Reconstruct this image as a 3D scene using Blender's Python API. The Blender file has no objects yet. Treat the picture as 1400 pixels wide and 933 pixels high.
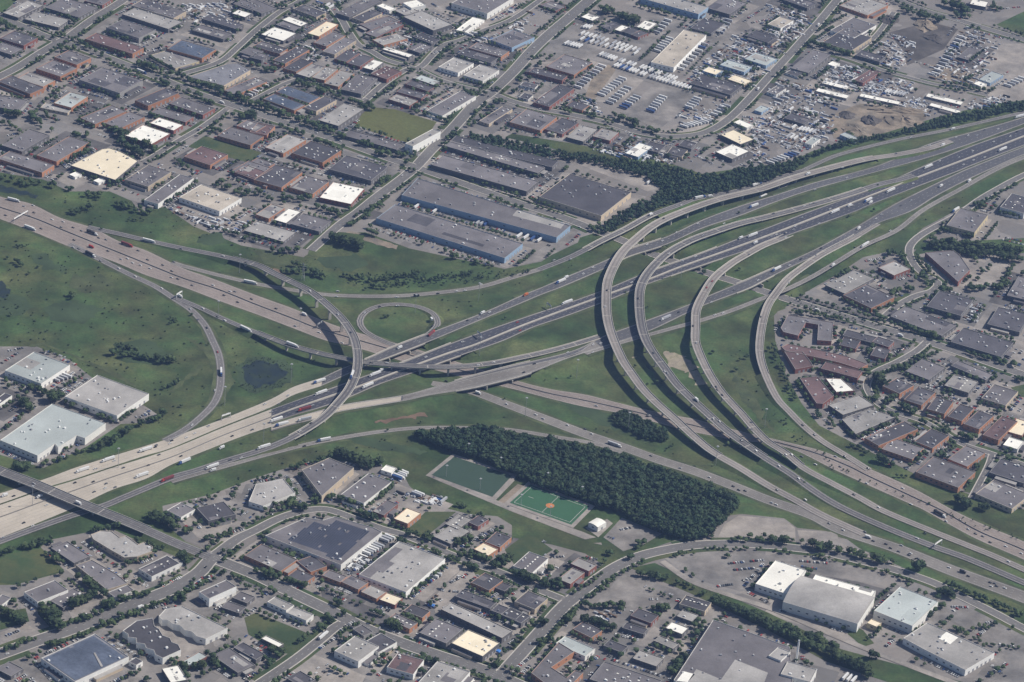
import bpy, math, random
import numpy as np
random.seed(7); RNG = np.random.default_rng(7)
D = bpy.data
COL = bpy.context.scene.collection
SC = bpy.context.scene

# ---------------------------------------------------------------- camera, sky, sun, exposure
F_PX, PITCH, ROLL, H = 4500.0, math.radians(28.5), math.radians(5.0), 2150.0
CAMY = -H / math.tan(PITCH)
_c, _s = math.cos(ROLL), math.sin(ROLL); _cp, _sp = math.cos(PITCH), math.sin(PITCH)
AX_R = np.array([_c, _s*_sp, _s*_cp]); AX_U = np.array([-_s, _c*_sp, _c*_cp]); AX_F = np.array([0, _cp, -_sp])
CAM = np.array([0, CAMY, H])
from mathutils import Matrix, Vector
cd = D.cameras.new('camera'); cam = D.objects.new('camera', cd); COL.objects.link(cam)
m4 = Matrix(((AX_R[0], AX_U[0], -AX_F[0], CAM[0]), (AX_R[1], AX_U[1], -AX_F[1], CAM[1]), (AX_R[2], AX_U[2], -AX_F[2], CAM[2]), (0, 0, 0, 1)))
cam.matrix_world = m4
cd.sensor_width = 36.0; cd.lens = 36.0*F_PX/1400.0; cd.clip_start = 10; cd.clip_end = 90000
SC.camera = cam

SUN_EL, SUN_AZ = math.radians(45), math.radians(14)      # azimuth counted from +X towards +Y
w = D.worlds.new('World'); SC.world = w; w.use_nodes = True
nt = w.node_tree; bg = nt.nodes['Background']; sky = nt.nodes.new('ShaderNodeTexSky')
sky.sky_type = 'NISHITA'; sky.sun_disc = False; sky.sun_elevation = SUN_EL
sky.sun_rotation = math.radians(90) - SUN_AZ
sky.altitude = 100; sky.dust_density = 1.5
nt.links.new(sky.outputs[0], bg.inputs[0]); bg.inputs[1].default_value = 0.065
sl = D.lights.new('sun', 'SUN'); sl.energy = 5.0; sl.angle = math.radians(0.5); sl.color = (1.0, 0.94, 0.85)
so = D.objects.new('sun', sl); COL.objects.link(so)
sd = Vector((math.cos(SUN_EL)*math.cos(SUN_AZ), math.cos(SUN_EL)*math.sin(SUN_AZ), math.sin(SUN_EL)))
so.rotation_euler = sd.to_track_quat('Z', 'Y').to_euler(); so.location = (600, 0, 900)
vs = SC.view_settings; vs.view_transform = 'Standard'; vs.look = 'None'; vs.gamma = 1; vs.exposure = 0.14; vs.use_curve_mapping = False
SC.cycles.max_bounces = 4; SC.cycles.diffuse_bounces = 2; SC.cycles.volume_bounces = 0
HAZE_DENSITY = 3.5e-5

# ---------------------------------------------------------------- where a thing seen in the photo stands on the land
def W(x, y, z=0.0):
    d = AX_F + AX_R*((x-700)/F_PX) - AX_U*((y-466.5)/F_PX)
    t = (z - H)/d[2]
    return CAM + d*t
def PX(p):
    p = np.asarray(p, float) - CAM
    f = p@AX_F
    return np.stack([700 + F_PX*(p@AX_R)/f, 466.5 - F_PX*(p@AX_U)/f], -1)

# ---------------------------------------------------------------- materials
def mat(name, base, rough=0.85, var=0.12, scale=0.05, dark=0.0, dscale=0.02, rnd=0.0, metal=0.0, spec=0.3, tint=None, tscale=0.01):
    m = D.materials.new(name); m.use_nodes = True; n = m.node_tree.nodes; L = m.node_tree.links
    b = n['Principled BSDF']; b.inputs['Roughness'].default_value = rough; b.inputs['Metallic'].default_value = metal
    b.inputs['Specular IOR Level'].default_value = spec
    g = n.new('ShaderNodeNewGeometry')
    def noise(sc, det=5, rg=0.6):
        t = n.new('ShaderNodeTexNoise'); t.inputs['Scale'].default_value = sc; t.inputs['Detail'].default_value = det; t.inputs['Roughness'].default_value = rg
        L.new(g.outputs['Position'], t.inputs['Vector']); return t.outputs['Fac']
    def rng(fac, a, b2, lo=0.3, hi=0.7):
        r = n.new('ShaderNodeMapRange'); r.inputs[1].default_value = lo; r.inputs[2].default_value = hi; r.inputs[3].default_value = a; r.inputs[4].default_value = b2
        L.new(fac, r.inputs[0]); return r.outputs[0]
    def mul(a, b2):
        k = n.new('ShaderNodeMath'); k.operation = 'MULTIPLY'; L.new(a, k.inputs[0]); L.new(b2, k.inputs[1]); return k.outputs[0]
    v = rng(noise(scale), 1-var, 1+var)
    v = mul(v, rng(noise(scale*9, 3), 1-var*0.7, 1+var*0.7))
    if dark: v = mul(v, rng(noise(dscale, 4), 1-dark, 1+dark*0.4, 0.35, 0.62))
    if rnd:
        oi = n.new('ShaderNodeObjectInfo'); v = mul(v, rng(oi.outputs['Random'], 1-rnd, 1+rnd, 0, 1))
    col = n.new('ShaderNodeMix'); col.data_type = 'RGBA'; col.inputs['A'].default_value = (*base, 1); col.inputs['B'].default_value = (*(tint or base), 1)
    L.new(rng(noise(tscale, 6, 0.65), 0, 1, 0.42, 0.62), col.inputs['Factor'])
    hv = n.new('ShaderNodeVectorMath'); hv.operation = 'SCALE'; L.new(col.outputs['Result'], hv.inputs[0]); L.new(v, hv.inputs['Scale'])
    L.new(hv.outputs[0], b.inputs['Base Color'])
    return m
M = {}
ROOFC = {'g': (.185, .173, .182), 'd': (.098, .094, .107), 'l': (.36, .345, .33), 'w': (.86, .84, .77), 'c': (.84, .74, .56), 't': (.47, .42, .355),
         's': (.20, .20, .22), 'r': (.165, .108, .108), 'b': (.44, .48, .47)}
for k, c in ROOFC.items():
    M['roof_'+k] = mat('roof_'+k, c, .9, .10 if k in 'wcb' else .16, .06, .18 if k not in 'wcb' else .05, .035, rnd=.16 if k not in 'wc' else .05,
                       tint=tuple(x*(.8 if k not in 'wc' else .93) for x in c), tscale=.03)
WALLC = {'o': (.42, .205, .12), 'r': (.25, .105, .085), 'g': (.33, .32, .31), 'w': (.80, .79, .75), 't': (.52, .43, .32), 'b': (.30, .42, .56), 'd': (.14, .135, .14), 'c': (.62, .52, .33)}
for k, c in WALLC.items(): M['wall_'+k] = mat('wall_'+k, c, .85, .08, .3, rnd=.14)
M['grass'] = mat('grass', (.051, .090, .031), .95, .34, .03, .42, .0065, tint=(.088, .102, .041), tscale=.009)
M['lawn'] = mat('lawn', (.050, .082, .034), .95, .14, .03, .2, .01, tint=(.085, .095, .04), tscale=.02)
M['dry_grass'] = mat('dry_grass', (.125, .132, .045), .95, .2, .02, .2, .01, tint=(.09, .10, .035), tscale=.02)
M['turf'] = mat('turf', (.042, .115, .058), .9, .06, .03)
M['turf_dark'] = mat('turf_dark', (.040, .070, .046), .9, .06, .03)
M['asphalt'] = mat('asphalt', (.100, .099, .106), .85, .10, .03, .15, .01)
M['asphalt_new'] = mat('asphalt_new', (.060, .061, .074), .8, .10, .03)
M['asphalt_old'] = mat('asphalt_old', (.20, .185, .17), .9, .12, .04, .2, .012)
M['asphalt_mid'] = mat('asphalt_mid', (.165, .155, .152), .85, .10, .03, .15, .01)
M['barrier_shade_pale'] = mat('barrier_shade_pale', (.29, .26, .225), .9, .1, .2)
M['barrier_shade'] = mat('barrier_shade', (.10, .095, .09), .9, .1, .2)  # dark line colour: barrier shadow and median painted onto the road
M['concrete_deck'] = mat('concrete_deck', (.265, .238, .222), .9, .10, .04, .16, .012)
M['sand'] = mat('sand', (.40, .345, .27), .95, .25, .06, .4, .05, tint=(.20, .18, .12), tscale=.05)
M['verge'] = mat('verge', (.085, .102, .046), .95, .25, .05, .3, .02, tint=(.06, .08, .036), tscale=.03)
M['concrete_pink'] = mat('concrete_pink', (.275, .232, .208), .9, .10, .04, .16, .012)
M['concrete_light'] = mat('concrete_light', (.46, .41, .345), .9, .10, .04, .12, .012)
M['street'] = mat('street', (.155, .148, .145), .9, .08, .03, .10, .01)
M['concrete'] = mat('concrete', (.46, .43, .38), .9, .10, .1)
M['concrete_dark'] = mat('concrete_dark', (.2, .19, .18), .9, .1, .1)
M['kerb'] = mat('kerb', (.46, .43, .39), .9, .08, .1)
M['paint'] = mat('paint', (.50, .49, .47), .8, .1, .2)
M['paint_yellow'] = mat('paint_yellow', (.62, .5, .2), .8, .1, .2)
M['lot_g'] = mat('lot_g', (.25, .23, .214), .92, .14, .04, .24, .02, tint=(.165, .157, .152), tscale=.015)
M['lot_d'] = mat('lot_d', (.12, .113, .112), .92, .16, .04, .3, .02)
M['lot_l'] = mat('lot_l', (.325, .292, .262), .92, .14, .04, .2, .02, tint=(.245, .225, .21), tscale=.015)
M['dirt'] = mat('dirt', (.27, .22, .17), .95, .22, .05, .3, .02, tint=(.17, .15, .125), tscale=.03)
M['dirt_dark'] = mat('dirt_dark', (.10, .09, .085), .95, .2, .05, .3, .02)
M['dirt_red'] = mat('dirt_red', (.17, .115, .08), .95, .2, .05, .3, .02)
M['water'] = mat('water', (.020, .030, .032), .4, .25, .05, spec=.3, tint=(.03, .042, .024), tscale=.06)
M['marsh'] = mat('marsh', (.048, .074, .034), .95, .12, .02, .2, .02)
M['metal'] = mat('metal', (.45, .46, .47), .5, .05, .2, metal=.3)
M['white_metal'] = mat('white_metal', (.78, .78, .76), .5, .04, .2)
M['glass'] = mat('glass', (.03, .04, .055), .35, .05, .3, spec=.4)
M['door'] = mat('door', (.30, .30, .32), .7, .1, .3)
M['bark'] = mat('bark', (.09, .07, .05), .95, .1, 1)
M['leaf'] = mat('leaf', (.030, .052, .022), .9, .42, .10, rnd=.3, tint=(.048, .068, .026), tscale=.05)
M['leaf_wood'] = mat('leaf_wood', (.022, .046, .022), .9, .5, .10, tint=(.040, .062, .027), tscale=.06)
M['tyre'] = mat('tyre', (.03, .03, .03), .9, .05, 1)
for k, c in {'white': (.70, .70, .69), 'black': (.02, .02, .022), 'silver': (.42, .43, .45), 'red': (.40, .05, .04), 'blue': (.05, .10, .26), 'grey': (.14, .145, .155), 'orange': (.55, .16, .06), 'maroon': (.2, .05, .05)}.items():
    M['car_'+k] = mat('car_'+k, c, .4, .02, .5, spec=.5)
def panel_mat():
    m = mat('solar_panel', (.045, .051, .075), .35, .2, .04, spec=.5)
    return m
M['solar'] = panel_mat(); M['solar_sky_tint'] = mat('solar_sky_tint', (.11, .13, .175), .35, .3, .03, spec=.5)  # second panel colour is lighter: the sky's reflection is put into it
def zone_mat(name, base, tint, cell, amp, fine):
    m = mat(name, base, .92, .10, .02, .22, .012, tint=tint, tscale=.012)
    n = m.node_tree.nodes; L = m.node_tree.links; b = n['Principled BSDF']
    src = b.inputs['Base Color'].links[0].from_socket
    g = n.new('ShaderNodeNewGeometry'); mp = n.new('ShaderNodeMapping'); mp.inputs['Rotation'].default_value = (0, 0, math.radians(29)); L.new(g.outputs['Position'], mp.inputs[0])
    v = n.new('ShaderNodeTexVoronoi'); v.distance = 'CHEBYCHEV'; v.inputs['Scale'].default_value = cell; L.new(mp.outputs[0], v.inputs['Vector'])
    r = n.new('ShaderNodeMapRange'); r.inputs[3].default_value = 1-amp; r.inputs[4].default_value = 1+amp; 
    sp = n.new('ShaderNodeSeparateColor'); L.new(v.outputs['Color'], sp.inputs[0]); L.new(sp.outputs[0], r.inputs[0])
    s2 = n.new('ShaderNodeVectorMath'); s2.operation = 'SCALE'; L.new(src, s2.inputs[0]); L.new(r.outputs[0], s2.inputs['Scale'])
    L.new(s2.outputs[0], b.inputs['Base Color']); return m
M['zone'] = zone_mat('zone', (.25, .226, .208), (.17, .162, .158), .020, .20, 0)

# ---------------------------------------------------------------- helpers
def mesh_obj(name, verts, faces, mats, parent=None, midx=None, smooth=False, loc=None, world_verts=True):
    me = D.meshes.new(name); me.from_pydata([tuple(v) for v in verts], [], faces)
    for m in (mats if isinstance(mats, (list, tuple)) else [mats]): me.materials.append(M[m] if isinstance(m, str) else m)
    if midx is not None: me.polygons.foreach_set('material_index', midx)
    if smooth: me.polygons.foreach_set('use_smooth', [True]*len(faces))
    me.update()
    return link(name, me, parent)
def link(name, me, parent=None):
    o = D.objects.new(name, me); COL.objects.link(o)
    if parent is not None: o.parent = parent
    return o
def empty(name, loc, rz=0.0):
    o = D.objects.new(name, None); COL.objects.link(o); o.location = loc; o.rotation_euler = (0, 0, rz); o.empty_display_size = 1; return o
def tag(o, label, cat, group=None):
    o['label'] = label; o['category'] = cat
    if group: o['group'] = group
    return o
def struct(o, label=None):
    o['kind'] = 'structure'
    if label: o['label'] = label
    return o
class MB:
    def __init__(s): s.v = []; s.f = []; s.m = []
    def quad(s, a, b, c, d, m=0):
        i = len(s.v); s.v += [a, b, c, d]; s.f.append((i, i+1, i+2, i+3)); s.m.append(m)
    def poly(s, pts, m=0):
        i = len(s.v); s.v += list(pts); s.f.append(tuple(range(i, i+len(pts)))); s.m.append(m)
    def box(s, x0, x1, y0, y1, z0, z1, m=0, tx=0.0, ty=0.0):
        i = len(s.v)
        s.v += [(x0, y0, z0), (x1, y0, z0), (x1, y1, z0), (x0, y1, z0), (x0+tx, y0+ty, z1), (x1-tx, y0+ty, z1), (x1-tx, y1-ty, z1), (x0+tx, y1-ty, z1)]
        for q in ((0, 3, 2, 1), (4, 5, 6, 7), (0, 1, 5, 4), (1, 2, 6, 5), (2, 3, 7, 6), (3, 0, 4, 7)): s.f.append(tuple(i+k for k in q)); s.m.append(m)
    def cyl(s, x, y, z0, z1, r0, r1, n=8, m=0, axis='z'):
        i = len(s.v)
        for k in range(n):
            a = 2*math.pi*k/n; c, q = math.cos(a), math.sin(a)
            if axis == 'z': s.v += [(x+r0*c, y+r0*q, z0), (x+r1*c, y+r1*q, z1)]
            else: s.v += [(x+r0*c, z0, y+r0*q), (x+r1*c, z1, y+r1*q)]
        for k in range(n):
            a, b = i+2*k, i+2*((k+1) % n); s.f.append((a, b, b+1, a+1)); s.m.append(m)
        s.f.append(tuple(i+2*k+1 for k in range(n))); s.m.append(m); s.f.append(tuple(i+2*k for k in reversed(range(n)))); s.m.append(m)
    def bar(s, a, b, r, m=0):
        a = Vector(a); b = Vector(b); d = (b-a).normalized(); u = d.orthogonal().normalized()*r; v = d.cross(u).normalized()*r
        i = len(s.v)
        for p in (a, b): s.v += [tuple(p+u+v), tuple(p-u+v), tuple(p-u-v), tuple(p+u-v)]
        for q in ((0, 1, 2, 3), (7, 6, 5, 4), (0, 4, 5, 1), (1, 5, 6, 2), (2, 6, 7, 3), (3, 7, 4, 0)): s.f.append(tuple(i+k for k in q)); s.m.append(m)
    def mesh(s, name, mats):
        me = D.meshes.new(name); me.from_pydata([tuple(map(float, v)) for v in s.v], [], s.f)
        for m in (mats if isinstance(mats, (list, tuple)) else [mats]): me.materials.append(M[m])
        me.polygons.foreach_set('material_index', s.m); me.update(); return me
    def build(s, name, mats, parent=None): return link(name, s.mesh(name, mats), parent)
def spline(pts, step=6.0):
    """Catmull-Rom through photo points (any number of columns); step in photo pixels."""
    P = np.array(pts, float); P = np.vstack([2*P[0]-P[1], P, 2*P[-1]-P[-2]]); out = []
    for i in range(1, len(P)-2):
        n = max(2, int(np.linalg.norm((P[i+1]-P[i])[:2])/step))
        for k in range(n):
            t = k/n; a, b, c, d = P[i-1:i+3]
            v = 0.5*((2*b) + (c-a)*t + (2*a-5*b+4*c-d)*t*t + (3*b-a-3*c+d)*t**3)
            lin = b + (c-b)*t; v[2:] = lin[2:]
            out.append(v)
    out.append(P[-2]); return np.array(out)
def resample(P, n):
    d = np.r_[0, np.cumsum(np.linalg.norm(np.diff(P[:, :2], axis=0), axis=1))]
    t = np.linspace(0, d[-1], n); return np.stack([np.interp(t, d, P[:, k]) for k in range(P.shape[1])], 1)
def inpoly(pts, poly):
    x, y = pts[..., 0], pts[..., 1]; r = np.zeros(x.shape, bool); n = len(poly)
    for i in range(n):
        x0, y0 = poly[i][:2]; x1, y1 = poly[(i+1) % n][:2]
        if y0 == y1: continue
        c = ((y0 > y) != (y1 > y)) & (x < (x1-x0)*(y-y0)/(y1-y0)+x0); r ^= c
    return r
def polydist(pts, poly, closed=True):
    best = np.full(pts.shape[:-1], 1e9); n = len(poly)
    for i in range(n if closed else n-1):
        a = np.array(poly[i][:2], float); b = np.array(poly[(i+1) % n][:2], float); ab = b-a
        t = np.clip(((pts-a)@ab)/max(ab@ab, 1e-9), 0, 1)
        best = np.minimum(best, np.linalg.norm(pts-(a+t[..., None]*ab), axis=-1))
    return best
def zx(x):
    """Height of the east-west motorway's embankment along its run (photo x of the point)."""
    x = np.asarray(x, float)
    a = np.clip((x-330)/110, 0, 1); b = np.clip((1260-x)/140, 0, 1); t = np.minimum(a, b); return 6.5*(t*t*(3-2*t))
ORD = ['first', 'second', 'third', 'fourth', 'fifth', 'sixth', 'seventh', 'eighth', 'ninth', 'tenth', 'eleventh', 'twelfth', 'thirteenth', 'fourteenth', 'fifteenth', 'sixteenth', 'seventeenth', 'eighteenth', 'nineteenth', 'twentieth']
TENS = {2: 'twenty', 3: 'thirty', 4: 'forty', 5: 'fifty', 6: 'sixty', 7: 'seventy', 8: 'eighty', 9: 'ninety'}
def ordw(i):
    if i < 20: return ORD[i]
    t, u = divmod(i+1, 10)
    if t >= 10: return 'hundred-and-'+ordw(i-100) if i > 99 else 'hundredth'
    return (TENS[t][:-1]+'ieth') if u == 0 else TENS[t]+'-'+ORD[u-1]
# ---------------------------------------------------------------- roads: photo traces (x, y, height)
KERBS = []
ROADS = []          # every sampled centre line, for vehicles
_layer = [0]
def tr(s): return [tuple(map(float, p.split(','))) for p in s.split()]
def frame(Wc):
    d = np.gradient(Wc[:, :2], axis=0); d /= np.linalg.norm(d, axis=1)[:, None]+1e-9
    return np.stack([-d[:, 1], d[:, 0]], 1), d
def edges_from(center, width, zf):
    P = spline(center)
    z = P[:, 2] if P.shape[1] > 2 else zf(P[:, 0])
    Wc = np.array([W(p[0], p[1], q) for p, q in zip(P, z)])
    n, d = frame(Wc); wv = np.interp(np.linspace(0, 1, len(Wc)), np.linspace(0, 1, len(width)), width) if isinstance(width, (list, tuple)) else np.full(len(Wc), width)
    L = Wc.copy(); R = Wc.copy(); L[:, :2] += n*wv[:, None]/2; R[:, :2] -= n*wv[:, None]/2
    return L, R
def edges_pair(up, lo, zf):
    a, b = spline(tr(up) if isinstance(up, str) else up), spline(tr(lo) if isinstance(lo, str) else lo); n = max(len(a), len(b))
    a, b = resample(a, n), resample(b, n)
    return (np.array([W(p[0], p[1], zf(p[0])) for p in a]), np.array([W(p[0], p[1], zf(p[0])) for p in b]))
def strip(L, R, dz): 
    v = []; f = []
    for i in range(len(L)):
        v += [(L[i][0], L[i][1], L[i][2]+dz), (R[i][0], R[i][1], R[i][2]+dz)]
        if i: f.append((2*i-2, 2*i-1, 2*i+1, 2*i))
    return v, f
def lerp(L, R, t): return L+(R-L)*t
def cumlen(P): return np.r_[0, np.cumsum(np.linalg.norm(np.diff(P[:, :2], axis=0), axis=1))]
def at_len(P, s):
    d = cumlen(P); return np.stack([np.interp(s, d, P[:, k]) for k in range(3)], -1)
def marks(parent, L, R, dz, lanes, edge=True, wd=0.24, we=0.35, dash=True, m='paint', name='lane_marking'):
    mb = MB(); C = (L+R)/2; width = np.linalg.norm((L-R)[:, :2], axis=1)
    def line(t, hw, a=None, b=None):
        P = lerp(L, R, t); n, _ = frame(P); l, r = P.copy(), P.copy(); l[:, :2] += n*hw; r[:, :2] -= n*hw
        for i in range(1, len(P)):
            mb.quad(*[(p[0], p[1], p[2]+dz) for p in (l[i-1], r[i-1], r[i], l[i])])
    if edge:
        e = 1.6/width.mean(); line(e, we/2); line(1-e, we/2)
    for k in range(1, lanes):
        t = 0.06+0.88*k/lanes; P = lerp(L, R, t); tot = cumlen(P)[-1]
        for s in np.arange(0, tot-4, 12.0):
            a, b = at_len(P, np.array([s, s+4.0])); d = (b-a)[:2]; q = np.linalg.norm(d)+1e-6; nx = np.array([-d[1], d[0]])/q*wd/2
            mb.quad((a[0]+nx[0], a[1]+nx[1], a[2]+dz), (a[0]-nx[0], a[1]-nx[1], a[2]+dz), (b[0]-nx[0], b[1]-nx[1], b[2]+dz), (b[0]+nx[0], b[1]+nx[1], b[2]+dz))
    return mb.build(name, m, parent) if mb.f else None
def reg(L, R, rn, dz=.3):
    C = (L+R)/2; C = C+np.array([0, 0, dz+.04]); ROADS.append((rn, C, PX(C), L, R))
# --- terrain: one sheet, raised under the east-west motorway, cut where the north-south one and the straight street pass
CORR = tr("300,572 371,544 440,515 465,503 505,488 548,470 600,448 660,426 711,403 771,378 829,353 880,334 911,321 960,298 1011,280 1063,264 1114,247 1160,237 1260,200 1290,205 1290,260 1200,318 1131,352 1085,390 1057,410 960,446 900,466 828,480 725,515 640,537 588,545 551,553 465,568 400,586 300,610")
CORRW = np.array([W(x, y, float(zx(x)))[:2] for x, y in CORR])
AX400 = np.array([W(x, y)[:2] for x, y in tr("150,335 250,377 350,417 425,447 500,470 560,487 640,512 700,527 800,549 900,575 1000,597 1100,622")])
AXSL = np.array([W(x, y)[:2] for x, y in tr("590,522 640,534 700,556")])
AXST = np.array([W(x, y)[:2] for x, y in tr("700,275 775,300 820,318 850,329 890,347 962,372 1012,388 1062,405 1110,420 1225,455")])
CB = (*(CORRW.min(0)-25), *(CORRW.max(0)+25))
def terrain_h(P2):
    if len(P2) == 1 and not (CB[0] < P2[0][0] < CB[2] and CB[1] < P2[0][1] < CB[3]): return np.zeros(1)
    px = PX(np.c_[P2, np.zeros(len(P2))])[:, 0]
    ins = inpoly(P2, CORRW); d = np.where(ins, 0, polydist(P2, CORRW))
    h = (zx(px)-.25)*np.clip(1-d/18.0, 0, 1); h = np.maximum(h, 0)
    h *= np.clip((polydist(P2, AXSL, False)-13)/12, 0, 1)
    h *= np.clip((polydist(P2, AX400, False)-33)/16, 0, 1)*np.clip((polydist(P2, AXST, False)-12)/10, 0, 1)
    return h
def build_ground():
    x0, y0 = CORRW.min(0)-60; x1, y1 = CORRW.max(0)+60
    far = [-40000, -20000, -10000, -6000, -4000, -3000, -2000, -1500]
    gx = np.unique(np.r_[far, -np.array(far), np.arange(x0, x1, 7.0)]); gy = np.unique(np.r_[far, -np.array(far), np.arange(y0, y1, 7.0)])
    X, Y = np.meshgrid(gx, gy); P = np.stack([X.ravel(), Y.ravel()], 1); h = np.zeros(len(P))
    k = (P[:, 0] >= x0-1) & (P[:, 0] <= x1+1) & (P[:, 1] >= y0-1) & (P[:, 1] <= y1+1); h[k] = terrain_h(P[k])
    nx, ny = len(gx), len(gy)
    idx = (np.arange(ny-1)[:, None]*nx+np.arange(nx-1)[None]).ravel()
    faces = np.stack([idx, idx+1, idx+nx+1, idx+nx], 1)
    o = mesh_obj('ground', np.c_[P, h], faces.tolist(), 'grass'); struct(o)
    o.data.polygons.foreach_set('use_smooth', [True]*len(faces))
build_ground()

def road(name, L, R, m, rn, lanes=0, edge=True, dz=None, kerb=False):
    if dz is None: _layer[0] += 1; dz = 0.30+0.006*_layer[0]
    v, f = strip(L, R, dz); o = struct(mesh_obj(name, v, f, m), rn)
    if lanes or edge: marks(o, L, R, dz+0.07, max(lanes, 1), edge)
    if m.startswith('concrete') and lanes > 2:
        mb = MB()
        for k in range(1, lanes):
            P = lerp(L, R, .06+.88*k/lanes); n, _ = frame(P)
            for i in range(1, len(P)):
                a, b = P[i-1], P[i]; w0 = n[i-1]*.45; w1 = n[i]*.45; w2 = n[i-1]*.13; w3 = n[i]*.13
                mb.quad((*(a[:2]+w0), a[2]+dz+.05), (*(a[:2]+w2), a[2]+dz+.05), (*(b[:2]+w3), b[2]+dz+.05), (*(b[:2]+w1), b[2]+dz+.05))
        mb.build('barrier_shade_line', 'barrier_shade_pale' if m == 'concrete_light' else 'barrier_shade', o)  # painted lines stand in for barrier shadow and medians between the lanes
    if name == 'highway' and m.startswith('asphalt'):
        mb = MB(); n, _ = frame((L+R)/2); sgn = 1 if ((L-R)[len(L)//2][:2]@n[len(L)//2]) > 0 else -1
        for E_, s in ((L, -sgn), (R, sgn)):
            A = E_.copy(); A[:, :2] += n*s*2.6
            for i in range(1, len(A)):
                mb.quad(*[(q[0], q[1], q[2]+dz+.04) for q in (E_[i-1], A[i-1], A[i], E_[i])])
        mb.build('shoulder', 'asphalt_old', o)
    if kerb: KERBS.append((o, L, R, dz, len(ROADS)))
    if name in ('highway', 'ramp_road'):
        mb = MB(); n, _ = frame((L+R)/2); sgn = 1 if ((L-R)[len(L)//2][:2]@n[len(L)//2]) > 0 else -1; k = len(ROADS); rr = np.random.default_rng(k)
        for E_, s in ((L, sgn), (R, -sgn)):
            wv = 2.5+2.5*np.abs(np.sin(np.arange(len(E_))*.37+k))+rr.uniform(0, 1.2, len(E_)); A = E_.copy(); A[:, :2] += n*s*wv[:, None]; ok = terrain_h(A[:, :2]) > E_[:, 2]-.9
            for i in range(1, len(E_)):
                if ok[i] and ok[i-1]: mb.quad((*E_[i-1][:2], E_[i-1][2]+.16), (*A[i-1][:2], E_[i-1][2]+.10), (*A[i][:2], E_[i][2]+.10), (*E_[i][:2], E_[i][2]+.16))
        if mb.f: mb.build('verge', 'verge', o)
    reg(L, R, rn, dz); return o
def barrier_mb(E_, dz, hgt, half, mask=None):
    n, _ = frame(E_); mb = MB()
    for i in range(1, len(E_)):
        if mask is not None and not (mask[i] and mask[i-1]): continue
        q = []
        for j in (i-1, i):
            p = E_[j]; q.append([(p[0]+n[j][0]*s, p[1]+n[j][1]*s, p[2]+dz+z) for s, z in ((half, 0), (half*.6, hgt), (-half*.6, hgt), (-half, 0))])
        for k in range(3): mb.quad(q[0][k], q[0][k+1], q[1][k+1], q[1][k])
    return mb
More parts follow.
